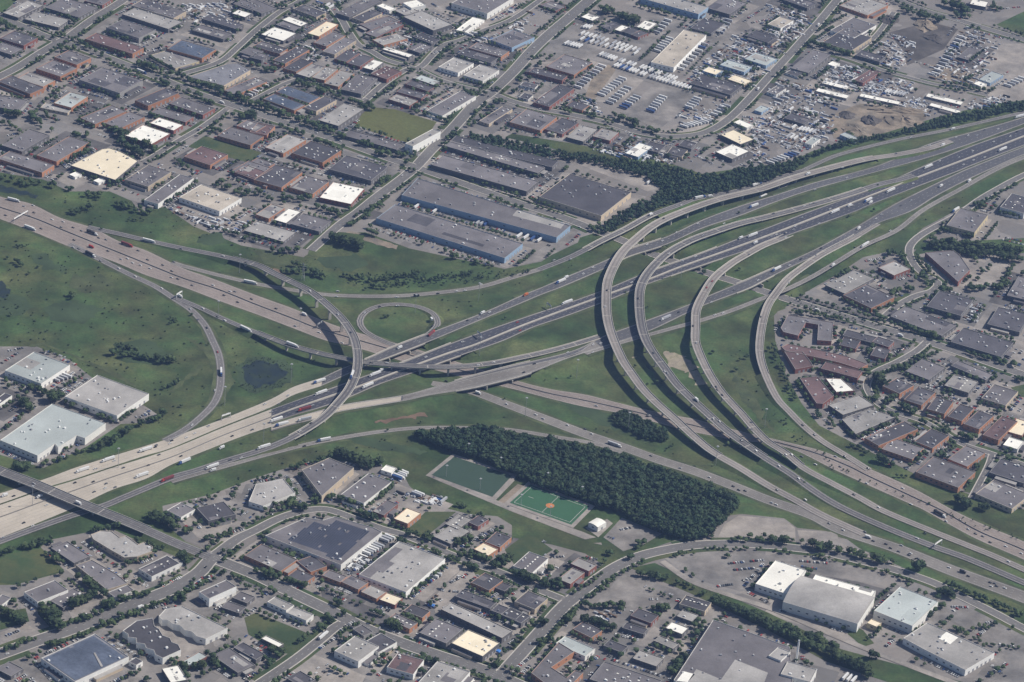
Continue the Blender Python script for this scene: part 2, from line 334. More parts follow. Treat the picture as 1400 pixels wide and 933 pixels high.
def flyover(center, width, m, rn, label, lanes=2, deck_from=4.2, pier_step=38.0):
    P = spline(center, 5.0); z = P[:, 2]
    Wc = np.array([W(p[0], p[1], q) for p, q in zip(P, z)]); n, d = frame(Wc)
    L = Wc.copy(); R = Wc.copy(); L[:, :2] += n*width/2; R[:, :2] -= n*width/2
    _layer[0] += 1; dz = 0.30+0.006*_layer[0]
    lift = Wc[:, 2]; up = lift >= deck_from
    o = empty('flyover', tuple(Wc[len(Wc)//2][:2])+(0,)); inv = Matrix.Translation(-Vector(o.location))
    def kid(ob): ob.matrix_parent_inverse = inv; return ob
    if label: tag(o, label, 'flyover ramp', 'curving ramps of the interchange')
    else: o.name = 'ramp'; struct(o)
    v, f = strip(L, R, dz); rd = kid(mesh_obj('roadway', v, f, m, o))
    kid(marks(o, L, R, dz+.07, lanes, True))
    for E_ in (L, R):
        b = barrier_mb(E_, dz, 1.1, .38, up)
        if b.f: kid(b.build('parapet', 'concrete', o))
    wr = MB(); jt = MB()
    for t0 in ([.30, .70] if lanes == 2 else [.15, .38, .62, .85]):
        for half in (-.035, .035):
            Pm = lerp(L, R, t0+half*(9/width if width < 12 else 1)); 
            for i in range(1, len(Pm)):
                a_, b_ = Pm[i-1], Pm[i]; wr.quad((*(a_[:2]+n[i-1]*.38), a_[2]+dz+.04), (*(a_[:2]-n[i-1]*.38), a_[2]+dz+.04), (*(b_[:2]-n[i]*.38), b_[2]+dz+.04), (*(b_[:2]+n[i]*.38), b_[2]+dz+.04))
    kid(wr.build('lane_wear', 'asphalt_old' if m == 'concrete_deck' else 'asphalt', o))
    sj = cumlen(Wc)
    for t in np.arange(30, sj[-1]-10, 76.0):
        p = at_len(Wc, t); i = int(np.argmin(abs(sj-t)))
        if not up[i]: continue
        e = n[i]*width*.46; f_ = d[i]*.45; jt = MB(); jt.quad((*(p[:2]+e+f_), p[2]+dz+.09), (*(p[:2]+e-f_), p[2]+dz+.09), (*(p[:2]-e-f_), p[2]+dz+.09), (*(p[:2]-e+f_), p[2]+dz+.09)); kid(jt.build('expansion_joint', 'kerb', o))
    mb = MB()
    for i in range(1, len(L)):
        if not (up[i] and up[i-1]): continue
        a = [(L[j] if s > 0 else R[j]) for j in (i-1, i) for s in (1, -1)]
        T = [np.array(q)+(0, 0, dz-.06) for q in a]
        Bm = []
        for j in (i-1, i):
            for sgn in (1, -1):
                p = Wc[j].copy(); p[:2] += n[j]*sgn*width*.36; p[2] += dz-1.7; Bm.append(p)
        mb.quad(T[0], T[2], Bm[2], Bm[0]); mb.quad(T[3], T[1], Bm[1], Bm[3]); mb.quad(Bm[0], Bm[2], Bm[3], Bm[1])
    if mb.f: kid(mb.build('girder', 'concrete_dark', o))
    s = cumlen(Wc)
    for t in np.arange(20, s[-1]-10, pier_step):
        p = at_len(Wc, t)
        if p[2] < deck_from+.8: continue
        i = int(np.argmin(abs(s-t))); rz = math.atan2(d[i][1], d[i][0])
        pb = MB(); pb.box(-1.0, 1.0, -width*.18, width*.18, 0, p[2]-2.6); pb.box(-1.1, 1.1, -width*.34, width*.34, p[2]-2.6, p[2]-1.4)
        c_, s_ = math.cos(rz), math.sin(rz); pb.v = [(p[0]+x*c_-y*s_, p[1]+x*s_+y*c_, zz) for x, y, zz in pb.v]
        kid(pb.build('pier', 'concrete', o))
    # grassed embankment where the ramp is low
    low = (~up) & (lift > .5); mb = MB()
    for E_, sg in ((L, 1), (R, -1)):
        for i in range(1, len(E_)):
            if not ((low[i] or low[i-1]) and lift[i] < deck_from+1.5): continue
            q = []
            for j in (i-1, i):
                p = E_[j]; zz = max(p[2]+dz-.15, .02); o2 = p.copy(); o2[:2] += n[j]*sg*(.6+1.9*zz); o2[2] = -.1
                q += [(p[0]+n[j][0]*sg*.02, p[1]+n[j][1]*sg*.02, zz), tuple(o2)]
            mb.quad(q[0], q[1], q[3], q[2])
    if mb.f: struct(mb.build('embankment', 'grass'))
    reg(L, R, rn, dz)
    return o
def overpass(L, R, lo_x, hi_x, label, dz=.3, piers=1):
    """A bridge carrying a road strip between two photo x positions: slab, parapets, piers."""
    C = (L+R)/2; x = PX(C)[:, 0]; k = (x >= lo_x) & (x <= hi_x)
    if k.sum() < 2: return
    L, R, C = L[k], R[k], C[k]; n, d = frame(C)
    if (L[0]-C[0])[:2]@n[0] < 0: L, R = R, L
    o = empty('overpass', (C[len(C)//2][0], C[len(C)//2][1], 0)); inv = Matrix.Translation(-Vector(o.location))
    tag(o, label, 'bridge', 'low bridges under the motorway lanes')
    L = L.copy(); R = R.copy(); L[:, :2] += n*.5; R[:, :2] -= n*.5
    mb = MB()
    for i in range(1, len(L)):
        t = [(*p[:2], p[2]+dz-.1) for p in (L[i-1], L[i], R[i], R[i-1])]; b = [(*p[:2], p[2]+dz-1.7) for p in (L[i-1], L[i], R[i], R[i-1])]
        mb.quad(t[0], b[0], b[1], t[1]); mb.quad(t[2], b[2], b[3], t[3]); mb.quad(b[0], b[3], b[2], b[1])
    for ends in ((0,), (-1,)):
        e = ends[0]; mb.quad((*L[e][:2], L[e][2]+dz-.1), (*R[e][:2], R[e][2]+dz-.1), (*R[e][:2], -.2), (*L[e][:2], -.2))
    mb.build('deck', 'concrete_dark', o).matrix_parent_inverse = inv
    for E_ in (L, R):
        barrier_mb(E_, dz-.1, 1.2, .45).build('parapet', 'concrete', o).matrix_parent_inverse = inv
    s = cumlen(C)
    for j in range(piers):
        t = s[-1]*(j+1)/(piers+1); p = at_len(C, t); i = int(np.argmin(abs(s-t))); rz = math.atan2(d[i][1], d[i][0]); hw = np.linalg.norm((L[i]-R[i])[:2])/2-1
        pb = MB(); pb.box(-.7, .7, -hw, hw, 0, p[2]-1.5); c_, s_ = math.cos(rz), math.sin(rz)
        pb.v = [(p[0]+a*c_-b*s_, p[1]+a*s_+b*c_, zz) for a, b, zz in pb.v]
        pb.build('pier', 'concrete', o).matrix_parent_inverse = inv
z0 = lambda x: np.zeros_like(np.asarray(x, float))

# --- flat areas: paved blocks, lots, lawns, fields
def tile(s, ox, oy, k=4.0): return [(ox+x/k, oy+y/k) for x, y in tr(s)]
_al = {'zone': .05, 'lot': .13, 'green': .20}
def area(name, pts, m, kind, label=None):
    _al[kind] += .0012
    from mathutils.geometry import tessellate_polygon
    if kind == 'zone': ZONES.append(np.array([W(x, y)[:2] for x, y in pts])); label = None
    P = [W(x, y)*np.array([1, 1, 0])+np.array([0, 0, _al[kind]]) for x, y in pts]
    t = tessellate_polygon([[Vector(p) for p in P]])
    return struct(mesh_obj(name, P, [tuple(a) for a in t], m), label)
ZN = tr("-300,-120 -300,215 0,236 60,246 95,262 150,262 180,275 190,290 225,283 265,310 330,336 415,352 440,335 470,318 500,318 560,340 690,368 740,358 790,326 835,312 880,292 905,262 885,240 790,215 745,200 690,188 700,183 780,196 905,220 960,238 1000,232 1080,222 1110,207 1165,190 1230,176 1290,158 1400,132 1700,60 1700,-120")
ZONES = []
area('paved_ground', ZN, 'zone', 'zone')
area('paved_ground', tr("1105,398 1150,372 1180,352 1212,345 1243,352 1238,335 1262,312 1330,276 1400,240 1520,190 1560,760 1400,697 1325,676 1250,648 1190,618 1120,582 1096,552 1074,512 1060,466 1058,432 1078,410"), 'zone', 'zone')
area('paved_ground', tr("222,692 290,676 345,655 392,640 450,628 490,634 548,642 560,665 590,690 640,703 680,706 706,722 770,745 822,742 832,772 905,745 975,722 985,706 1015,703 1072,709 1090,722 1145,728 1175,750 1250,783 1320,815 1400,858 1500,915 1500,1010 -120,1010 -120,790 0,800 20,800 88,782 55,748 70,738 150,722 200,745 250,765 285,755 255,742 225,715"), 'zone', 'zone')
area('paved_ground', tr("-120,455 0,474 50,474 95,492 130,520 175,540 217,568 205,578 165,580 120,610 60,640 0,622 -120,580"), 'lot_g', 'zone')
GREENS = [("lawn", "dry_grass", "484,172 496,155 510,147 540,150 597,167 590,178 556,196"), ("lawn", "lawn", "257,201 280,186 358,209 341,223"), ("lawn", "lawn", "-60,752 0,760 57,750 88,780 20,799 -60,790"),
 ("lawn", "lawn", "334,845 350,838 433,871 412,894 383,894 340,868"), ("lawn", "lawn", "556,724 582,700 624,700 578,738"), ("lawn", "grass", "862,777 895,770 962,801 1050,838 1075,850 1150,888 1260,918 1400,955 1420,990 1250,945 1130,905 1050,862 945,812"),
 ("lawn", "grass", "700,715 742,728 830,747 862,757 832,777 800,757 755,745 700,735"), ("lawn", "grass", "1362,34 1400,16 1460,20 1460,60 1400,50"), ("lawn", "grass", "-60,-30 0,-10 24,0 4,18 -60,10"),
 ("lawn", "lawn", "690,752 722,728 756,752 740,762 705,775"), ("lawn", "grass", "432,316 470,318 500,322 480,350 440,352 420,350"), ("lawn", "grass", "1245,350 1262,332 1320,330 1420,325 1420,345 1330,350 1290,342"),
 ("lawn", "lawn", "1382,530 1400,526 1430,535 1430,545 1395,543"), ("lawn", "lawn", "350,925 385,912 380,940 340,945"), ("lawn", "lawn", "1228,728 1250,735 1262,750 1240,748"),
 ("lawn", "lawn", "0,838 35,832 40,850 0,862"), ("lawn", "lawn", "50,828 80,838 88,858 70,860 52,840"), ("lawn", "lawn", "640,770 668,782 700,800 690,806 650,786"), ("lawn", "grass", "1145,845 1180,862 1195,880 1180,885 1160,868")]
for nm, m, p in GREENS: area(nm, tr(p), m, 'green')
LOTS = [('lot_l', "980,738 990,718 1010,705 1072,711 1087,722 1088,742 1000,743"), ('lot_l', "1090,725 1145,728 1146,742 1220,768 1218,775 1095,745"), ('lot_g', "906,762 950,752 1048,750 1046,760 1090,752 1215,786 1200,800 1110,785 1050,770 1035,810 1010,808 960,795 925,775"),
 ('lot_g', "815,825 850,785 885,793 945,815 955,830 900,832 860,832"), ('lot_g', "825,735 850,708 905,730 880,745 852,754"), ('lot_g', "660,790 760,825 765,812 690,780"), ('lot_d', "440,805 520,835 545,850 520,860 440,830"), ('lot_l', "590,820 640,770 690,790 640,812 610,838 595,838"),
 ('lot_l', "790,110 830,95 850,100 880,110 850,140 812,140"), ('lot_l', "905,180 955,155 975,165 965,180 930,186"), ('lot_l', "1345,80 1372,60 1450,60 1450,130 1380,140 1340,128"), ('lot_g', "1345,24 1380,22 1395,34 1360,36"), ('lot_l', "985,148 1000,160 980,175 955,165"),
 ('lot_g', "700,70 740,60 890,20 970,30 960,110 880,98 800,80 740,85"), ('lot_g', "895,115 940,105 975,120 900,178 850,155"), ('lot_l', "300,272 352,290 380,310 340,320 270,297 235,285"), ('lot_d', "105,135 118,120 148,136 130,155 105,160"),
 ('lot_g', "930,40 960,25 1060,60 1000,75"), ('lot_l', "1305,405 1330,370 1375,355 1385,370 1345,395 1320,395"), ('lot_l', "1330,335 1375,345 1345,360 1310,345"), ('lot_d', "1060,405 1110,425 1190,440 1200,432 1130,415 1078,398"),
 ('lot_l', "240,705 300,715 345,712 350,722 300,745 270,735"), ('lot_l', "90,830 140,820 145,828 100,848"), ('lot_l', "0,865 35,852 50,862 0,885"), ('lot_l', "120,730 165,765 200,790 190,806 170,795 130,760"), ('lot_l', "350,900 395,880 500,925 480,960 340,960"), ('lot_l', "205,860 250,835 290,905 240,915"),
 ('lot_g', "1290,845 1330,822 1420,865 1440,900 1360,880"), ('lot_g', "1360,895 1400,880 1460,910 1430,960 1330,930"), ('lot_l', "540,660 570,672 620,690 600,705 540,690"), ('lot_d', "475,770 520,740 545,745 500,785 470,785"), ('lot_g', "700,365 740,340 780,318 795,320 790,332 735,358"), ('lot_d', "490,300 500,285 520,290 545,300"),
 ('lot_l', "870,235 850,230 780,212 790,225 885,262 905,258"), ('lot_l', "1235,60 1255,45 1262,70 1240,92 1222,90"), ('dirt_dark', "1215,45 1270,30 1310,40 1290,68 1240,90 1235,70"), ('dirt', "1270,88 1320,98 1345,110 1330,118 1280,108"), ('dirt', "1130,160 1175,142 1270,150 1265,165 1210,182 1160,193 1140,190"), ('dirt', "810,105 832,88 842,96 812,138 800,132"),
 ('lot_l', "390,540 470,540 480,560 395,552")][:-1]
for m, p in LOTS: area('parking_lot', tr(p), m, 'lot')
PATCH = [('marsh_ground', 'marsh', "-20,402 30,405 47,420 22,434 -20,430"), ('marsh_ground', 'marsh', "62,420 100,410 142,424 112,442 72,438"), ('marsh_ground', 'marsh', "150,470 200,463 238,485 216,499 168,495"), ('marsh_ground', 'verge', "100,376 140,374 160,388 122,401 96,394"), ('marsh_ground', 'marsh', "820,560 740,540 760,548 800,570 860,596 900,612 880,600"), ('marsh_ground', 'verge', "700,455 760,440 820,425 815,440 740,462"), ('marsh_ground', 'verge', "1000,500 1030,540 1060,590 1040,580 1010,540"), ('marsh_ground', 'marsh', "590,600 640,612 690,640 650,630 600,615"), ('marsh_ground', 'verge', "340,340 380,345 420,360 400,372 360,358"), ('marsh_ground', 'verge', "250,460 290,478 320,520 300,560 296,520 280,480"), ('bare_soil', 'sand', "907,480 924,483 940,490 950,502 938,511 924,504 910,496"), ('bare_soil', 'sand', "944,510 953,508 964,526 952,527"), ('bare_soil', 'sand', "856,482 866,480 872,487 862,490"), ('bare_soil', 'verge', "860,470 890,478 930,530 990,590 960,575 900,520"), ('marsh_ground', 'marsh', "322,500 350,486 392,494 404,510 386,530 345,538 326,528"), ('bare_soil', 'dirt_red', "510,572 560,566 582,562 584,570 545,574 512,579"), ('bare_soil', 'dirt_red', "682,486 700,480 706,484 690,491"),
 ('pond', 'water', "333,503 352,493 384,500 392,510 378,524 350,530 336,522"), ('pond', 'water', "-20,390 0,385 14,398 10,408 -20,408"), ('pond', 'water', "-20,254 0,254 54,268 50,272 0,262 -20,262"), ('marsh_ground', 'marsh', "440,345 462,340 496,352 505,362 480,372 445,366 432,356"),
 ('marsh_ground', 'marsh', "42,350 60,345 75,362 92,366 85,372 60,368"), ('marsh_ground', 'marsh', "275,320 300,318 310,330 285,336 270,330"), ('path', 'dirt', "470,318 482,316 545,336 542,341 520,336"), ('path', 'verge', "38,472 60,470 100,485 160,510 190,530 188,532 150,511.5 98,487.5 60,472.5 40,475"), ('bare_soil', 'verge', "230,535 255,515 275,498 279,500 258,518 240,538"),
 ('bare_soil', 'marsh', "470,600 500,598 530,605 560,610 590,618 575,622 520,616"), ('bare_soil', 'dirt_red', "375,365 390,376 386,388 374,380")]
def uneven(pts, amp=2.2, step=5.0):
    r = np.random.default_rng(abs(int(pts[0][0]))+11); P = np.array(pts+pts[:1], float); out = []
    for a, b in zip(P, P[1:]):
        n = max(1, int(np.linalg.norm(b-a)/step)); out += [tuple(a+(b-a)*k/n+r.normal(0, amp, 2)*np.array([1, .55])) for k in range(n)]
    return out
for nm, m, p in PATCH: area(nm, uneven(tr(p), 1.0 if nm == 'path' else 2.2), m, 'lot')

# --- north-south motorway
z01 = lambda x: 0.0
R1up = "-60,244 0,269 42,279 82,298 127,312 162,330 200,343 250,367 287,380 350,404 400,422 425,432 472,450 560,475 640,500 700,519 750,532 800,540 850,552.5 885,561 925,569 952,574 1000,587 1050,599 1080,606 1120,616 1155,629 1188,641 1250,669 1305,699 1350,720 1400,741 1480,780"
R1mid = "-60,261 0,284 47,299 88,316 140,337 200,361 250,381 300,397 350,417 400,436 430,448 480,463 560,486 640,510 700,525.5 750,538.5 800,548.5 850,559.5 890,569 925,577 950,583 1000,595 1050,603 1085,611.5 1120,622 1160,638 1188,652 1250,681 1288,699 1340,728 1400,753 1480,792"
R1lo = "-60,278 0,300 47,318 95,338 127,348 160,360 200,377 250,393 300,412 350,430 400,449 445,466 480,474 560,497 640,518 700,532 750,545 800,557 850,566 900,579 938,589 1000,601 1050,607 1087,616 1137,641 1187,664 1250,692 1265,699 1330,735 1400,766 1480,805"
L, R = edges_pair(R1up, R1mid, z01); road('highway', L, R, 'concrete_pink', 'far half of the north-south motorway', 4)
L2, R2 = edges_pair(R1mid, R1lo, z01); road('highway', L2, R2, 'concrete_pink', 'near half of the north-south motorway', 4)
tag(barrier_mb(L2, .55, 1.0, .5).build('median_barrier', 'concrete_dark'), 'long dark median barrier between the two halves of the pinkish motorway', 'barrier')
L, R = edges_from(tr("590,525 640,534 700,556 750,575 800,594 850,611 900,629 950,645 1000,664 1050,684 1110,705 1150,725 1225,750 1300,780 1400,817 1500,858"), [15, 19, 19, 20, 22, 26, 28], z0); road('highway', L, R, 'asphalt_old', 'slip road along the wood', 4)

# --- east-west motorway
C1u = "1480,130 1400,160 1331,180 1270,197 1200,226.6 1114,249.7 1063,266 1011,282 960,301 911,324 860,341 829,355.7 771,380 740,393.4 711,405 660,428 591,454 540,473.4 503,490 465,505 440,517"
C1l = "1480,140 1400,170 1331,196 1270,216 1200,235 1114,259 1063,276 1011,296 960,313 911,335 860,351.4 829,367 771,392 740,403.7 711,416 660,437 591,466 540,486 503,500 465,517 440,528"
C1Lu = "440,517 400,530 371,546 303,574 234,599 200,610 154,624 103,640 60,656 0,675 -60,692"
C1Ll = "440,528 400,541 371,557 303,584 234,613 200,623 154,638 103,655 60,668 0,689 -60,707"
Mu = "1480,145 1400,174.6 1331,198.6 1263,226.9 1194,258 1160,270 1102,291 1053,310 1008,327 960,346 911,363.4 877,375.4 838,391.7 814,401 766,418 735,428 660,453.7 608.6,472.6 548,496.6 491,517 458,529 400,549.7 371,560"
Mb = "1480,157 1400,186.6 1331,214 1263,239.7 1194,266.5 1149,284 1097,304.6 1046,324 994,343 929,366 892,380.6 836,401 774,423.4 711,446.9 650,471.7 613,483.5 544,508.6 485,531 455,541 400,560 371,571"
Ml = "1480,170 1400,199.5 1331,226 1307,236 1225,267 1194,279 1166,291 1114,309.7 1063,327.7 1029,340.6 973,359 889,388 836,409.7 774,433 728,448.6 687,467 632,486 596,499 566,510 520,525.7 480,543 443,556.6 400,569.4 371,580"
MLu = "371,560 303,586 234,614.5 154,640 103,657 60,670 0,691 -60,709"
MLb = "371,571 303,597 234,626 154,653 103,671 60,686 0,708 -60,727"
MLl = "371,584 337,595 290,613 234,636 200,655 154,670 103,694 60,712 0,736 -60,760"
C2u = "1480,171 1400,200.5 1331,227.7 1307,238 1235,273 1200,292.6 1166,313 1111,343 1056,367.4 1023,382 970,404 942,416.6 882,439 841,454 820,462 780,481 694,501.7 640,516 588,530.9 549,541 477,552 443,560 400,572 371,581"
C2l = "1480,184 1400,212.3 1357,231 1323,246.6 1280,268.9 1246,289.5 1200,306 1166,324 1131,343 1080,366.6 1044,384.6 1020,396.6 963,418 937,430 884,455 825,475 775,491 725,511 690,521 640,532.6 588,541 551,549 465,563.4 443,571 400,581.4 371,590"
mz = lambda x: float(zx(x))
BR_SETS = []
L, R = edges_pair(C1u, C1l, mz); road('highway', L, R, 'asphalt', 'far outer carriageway of the east-west motorway', 3); BR_SETS.append(('upper outer', L, R))
L, R = edges_pair(C1Lu, C1Ll, mz); road('highway', L, R, 'concrete_light', 'far outer carriageway of the pale motorway', 3)
L, R = edges_pair(Mu, Mb, mz); road('highway', L, R, 'asphalt_new', 'far side of the main dark carriageway', 3); BR_SETS.append(('far main', L, R))
L, R = edges_pair(Mb, Ml, mz); road('highway', L, R, 'asphalt_new', 'near side of the main dark carriageway', 3); BR_SETS.append(('near main', L, R))
tag(barrier_mb(L, .55, 1.1, .75).build('median_barrier', 'concrete'), 'long pale median barrier along the middle of the dark motorway', 'barrier')
L, R = edges_pair(MLu, MLb, mz); road('highway', L, R, 'concrete_light', 'far main lanes of the pale motorway', 3)
L, R = edges_pair(MLb, MLl, mz); road('highway', L, R, 'concrete_light', 'near lanes of the pale motorway', 5)
tag(barrier_mb(L, .55, 1.0, .5).build('median_barrier', 'concrete_dark'), 'dark median barrier along the pale concrete motorway', 'barrier')
L, R = edges_pair(C2u, C2l, mz); road('highway', L, R, 'asphalt', 'near outer carriageway of the east-west motorway', 3); BR_SETS.append(('lower outer', L, R))
L, R = edges_pair("640,516 588,530.9 549,541 477,552 443,560 400,572 371,581", "640,532.6 588,541 551,549 465,563.4 443,571 400,581.4 371,590", mz)
k = PX(L)[:, 0] < 552; road('highway', L[k], R[k], 'concrete_light', 'near outer carriageway of the pale motorway', 0)
for nm, L, R in BR_SETS:
    for who, (a, b), q in (('north-south motorway', {'upper outer': (497, 582), 'far main': (541, 622), 'near main': (566, 634), 'lower outer': (618, 728)}[nm], 2),
                           ('straight street', {'upper outer': (848, 906), 'far main': (893, 985), 'near main': (914, 992), 'lower outer': (1006, 1062)}[nm], 1)):
        overpass(L, R, a, b, {'upper outer': 'bridge of the far outer carriageway', 'far main': 'bridge of the far main dark lanes', 'near main': 'bridge of the near main dark lanes', 'lower outer': 'bridge of the near outer carriageway'}[nm]+' over the '+who, piers=q, dz=.36)
L, R = edges_pair("812,467 780,486 694,505 640,518 588,532 551,542", "822,475 775,490 725,510 690,520 640,531.5 588,540 551,548", mz)
road('highway', L, R, 'asphalt_old', 'near outer carriageway of the east-west motorway', 0)
# --- ground-level ramps
def gramp(pts, width, m, rn, zf=z0, lanes=2, name='ramp_road'):
    L, R = edges_from(tr(pts), width, zf); road(name, L, R, m, rn, lanes); return L, R
gramp("1480,190 1400,215.7 1357,234.6 1314,258.6 1263,287 1225,316 1180,337 1142,360 1112,378 1080,394 1055,404 1041,409 1000,425 960,438 935,445 884,459 845,470 800,484", [10, 9, 9, 9, 8], 'asphalt_old', 'outer ramp by the right-hand factories', zx)
gramp("95,334 125,349 150,362 180,377 212,392 237,408 262,425 280,445 291,467 299,486 302,509 300,534 291,554 271,574 251,589 225,603", 11, 'asphalt_mid', 'curved ramp around the left meadow')
flyover(tr("570,467,6.4 580,461,6.2 590,454,5.4 597,446,4.2 598,439,3 592,429,1.6 572,420,.6 545,416.5,.3 520,418.5,.3 500,427,.3 492,439,.3 497,451,.3 512,461,.3 535,471,.3 560,480,.3 600,492,.3"), 9.5, "asphalt_old", "loop ramp", None, 2, 99)
gramp("850,619 813,607 760,598 695,588 637,585.5 575,585.5 525,590 475,597.6 425,607 388,616 350,626 311,637 268,649 234,659", 9, 'asphalt_old', 'low ramp in front of the wood')
gramp("1097,236 1085,243 1072,256 1060,265 1040,275", 7, 'asphalt_old', 'short link ramp', lambda x: 0*x+.2)
gramp("235,359 250,364 300,377 350,388.5 400,397 442,403 475,405 525,405.5 575,403 650,394 700,380 737,369", 10, 'asphalt_old', 'long ramp below the blue warehouses')
gramp("1480,136 1400,154 1300,177 1225,192 1150,211 1118,224 1097,234", 9, 'asphalt_mid', 'far ramp below the tree belt')
# --- flyovers
flyover(tr("737,369,.3 775,354,2 800,342,4.6 820,331,6.2 855,314,6.4 890,295,4.6 930,280,2.2 952,272,.8 1010,261,.4 1050,248,.3 1097,234,.3"), 11, 'asphalt_mid', 'far exit ramp', 'low grey ramp bridging the straight street beside the tree belt')
flyover(tr("1300,193,.6 1270,203,1.6 1225,212,3 1180,219,5 1120,234,7 1085,244,8 1050,256,9 1037,260,9.5 987,272,10.5 950,284,11.5 912,299,13 890,311,13.5 870,327,14 852,344,14.4 840,363,14.5 831,385,14.6 829,408,14.6 830,433,14.4 836,458,14 850,491,13 863,511,12 880,534,10.6 900,554,9.6 925,576,8.6 950,599,7 975,619,5 1013,641,2.6 1050,664,.8 1087,684,.4 1125,705,.3 1180,730,.3"), 13, 'concrete_deck', 'leftmost big flyover', 'leftmost of the four sweeping flyovers, pinkish concrete deck', 2)
flyover(tr("1250,240,2 1230,246,2.8 1200,253,3.6 1166,264.5,5 1114,280,7 1050,297,9 1012,306,10 975,318,11.5 945,329,12.6 917,344,13.5 900,358,14 885,375,14.5 876,393,14.6 874,413,14.6 876,440,14.2 882,463,13.6 893,483,13 910,506,12 925,526,11 945,546,10 970,569,8.8 995,591,7.8 1023,611,6 1050,629,4 1082,649,2.4 1112,671,1 1150,694,.5 1212,722,.3 1275,747,.3 1325,765,.3 1400,797,.3 1480,832,.3"), 13, 'asphalt_mid', 'second flyover', 'second of the four sweeping flyovers, dark grey deck with pale parapets', 2)
flyover(tr("1080,321,6 1064,328,6.5 1042,337,7.6 1020,349,9 1000,361,10.4 977,380,12 962,403,13 952,425,13.2 951,448,13 951,468,12.6 958,488,12 971,514,11 988,539,9.8 1013,566,8.8 1033,589,8.2 1050,605,7.6 1075,621,6.5 1100,641,4 1137,661,2 1175,681,.7 1210,700,.3 1275,727,.3 1325,747,.3 1362,762,.3 1420,788,.3"), 12, 'concrete_deck', 'third flyover', 'third of the four sweeping flyovers, pinkish deck beside the sandy patch', 2)
flyover(tr("1200,306,2.6 1188,313,3.4 1162,328.6,5 1125,348,6.6 1095,368,8 1075,384,8.8 1060,403,9 1050,418,9 1043,440,8.2 1039,465,7 1039,486,6 1046,511,4.4 1062,544,2.4 1080,564,1.4 1100,584,.8 1125,604,.4 1158,624,.3 1188,643,.3"), 11, 'concrete_deck', 'rightmost flyover', 'rightmost of the four sweeping flyovers, beside the brown curved factories', 2)
flyover(tr("237,406,.3 275,422,.5 300,434,1.2 325,445,2.6 350,455,4.6 375,465,7 400,474,9.6 441,485,12 475,492,13 496,496,13.2 537,499.5,13.2 571,501.7,13 606,502.6,12.6 640,501,11.6 677,496.6,10.4 711,489.7,9 746,482,7.6 780,473,6.8 820,461,6.6"), 10, 'asphalt_mid', 'east-bound flyover', 'dark flyover crossing the motorway below the tallest curved ramp', 2)
flyover(tr("120,311,.3 162,320,.3 200,329,.4 250,340,1.2 300,350,3.2 350,363,7 375,375,10 400,387,13 425,400,15.6 450,420,17.6 470,440,19 484,463,20 489,486,20.2 488,506,19.6 483,521,18.6 475,536,17 460,554,14.4 443,571,11.2 418,588,7 388,604,3 354,617,1 311,630,.4 268,644,.3 234,654,.3 171,680,.3 142,692,.3 96,706,.3 34,728,.3 -30,752,.3"), 12, 'asphalt_mid', 'tallest curved flyover', 'tallest curved ramp, S-shaped, casting a wide shadow on the motorway', 2)
flyover(tr("-90,610,7 -30,632,7 0,644.6,7 51,664,7 110,689,7 163,710,6.4 206,728,4 240,743,2 270,755,.6 287,762,.2"), 17, 'asphalt_mid', 'road bridge', 'straight road bridge over the pale motorway at lower left', 4)
# --- streets
def street(pts, width, rn, m='street', lanes=2, kerb=True):
    L, R = edges_from(tr(pts), width, z0); road('street', L, R, m, rn, lanes, edge=False, kerb=kerb)
street("-60,-10 0,22 50,45 82,57 112,66 175,90 225,110 275,130 350,155 425,180 475,197 545,222 565,228 700,275 775,300 820,318 850,329 890,347 962,372 1012,388 1062,405 1110,420 1150,432 1225,455 1275,470 1320,485 1400,513 1480,540", 16, 'straight street', lanes=4)
street("282,760 307,770 350,787 387,805 450,835 500,860 550,880 600,897 662,917 705,935 760,960", 18, 'straight lower street', lanes=4)
street("-60,915 0,895 50,877 100,860 150,840 200,820 237,805 270,785 287,767 305,752 325,737 350,725 380,710 412,700 445,697 480,708 520,723 545,730 575,741 612,757 650,772 675,780 700,790 737,807 767,819", [19, 19, 19, 19, 12, 11, 11, 11, 11], 'curving lower street', lanes=2)
street("680,930 700,907 732,872 765,835 782,820 807,800 840,777 875,761 912,752 950,746 1000,744 1050,746 1087,750 1125,755 1175,767 1225,780 1275,797 1312,815 1362,840 1400,860 1480,900", [16, 16, 15, 14, 12, 12], 'curving street by the arena', lanes=2)
street("340,945 400,905 432,880 460,857 480,848", 12, 'street beside the school field')
street("190,-15 162,5 125,28 95,50 82,57 55,73 25,92 0,105 -40,125", 15, 'street at the top left')
street("830,-20 797,8 775,27 750,48 727,70 700,100 670,128 650,142 620,175 590,205 567,230 545,248 515,270 490,290 462,310 425,343", [19, 19, 18, 17, 15, 13], 'wide rising street')
street("1165,-20 1145,0 1120,30 1100,52 1075,80 1050,107 1025,135 1000,160 975,177 950,185 912,187 875,182 825,167 775,156 737,149 700,139 672,128", 13, 'curving truck yard street')
street("420,-5 405,5 382,17 350,42 325,65 300,85 255,100 225,107", 10, 'short upper street')
street("450,5 467,27 477,45 490,62 510,72 527,82 567,94", 11, 'bent upper street')
street("500,137 525,115 555,96 575,92 590,77 607,62 630,55 662,42 700,27 740,0", 10, 'side street above the park')
street("500,137 470,127 445,117 422,107 395,113 370,125 345,138", 9, 'narrow upper street'); street("575,97 600,109 630,118 668,127", 9, 'short link street')
street("310,150 275,175 237,197 207,216 195,222", 9, 'street by the cream roofs'); street("1107,65 1132,72 1167,82 1205,96 1237,105 1275,115 1312,122 1350,131", 9, 'street by the scrap yards')
street("1210,-6 1265,15 1300,25 1350,40 1400,55 1460,72", 15, 'top right road'); street("1222,17 1197,50 1170,72", 8, 'yard lane')
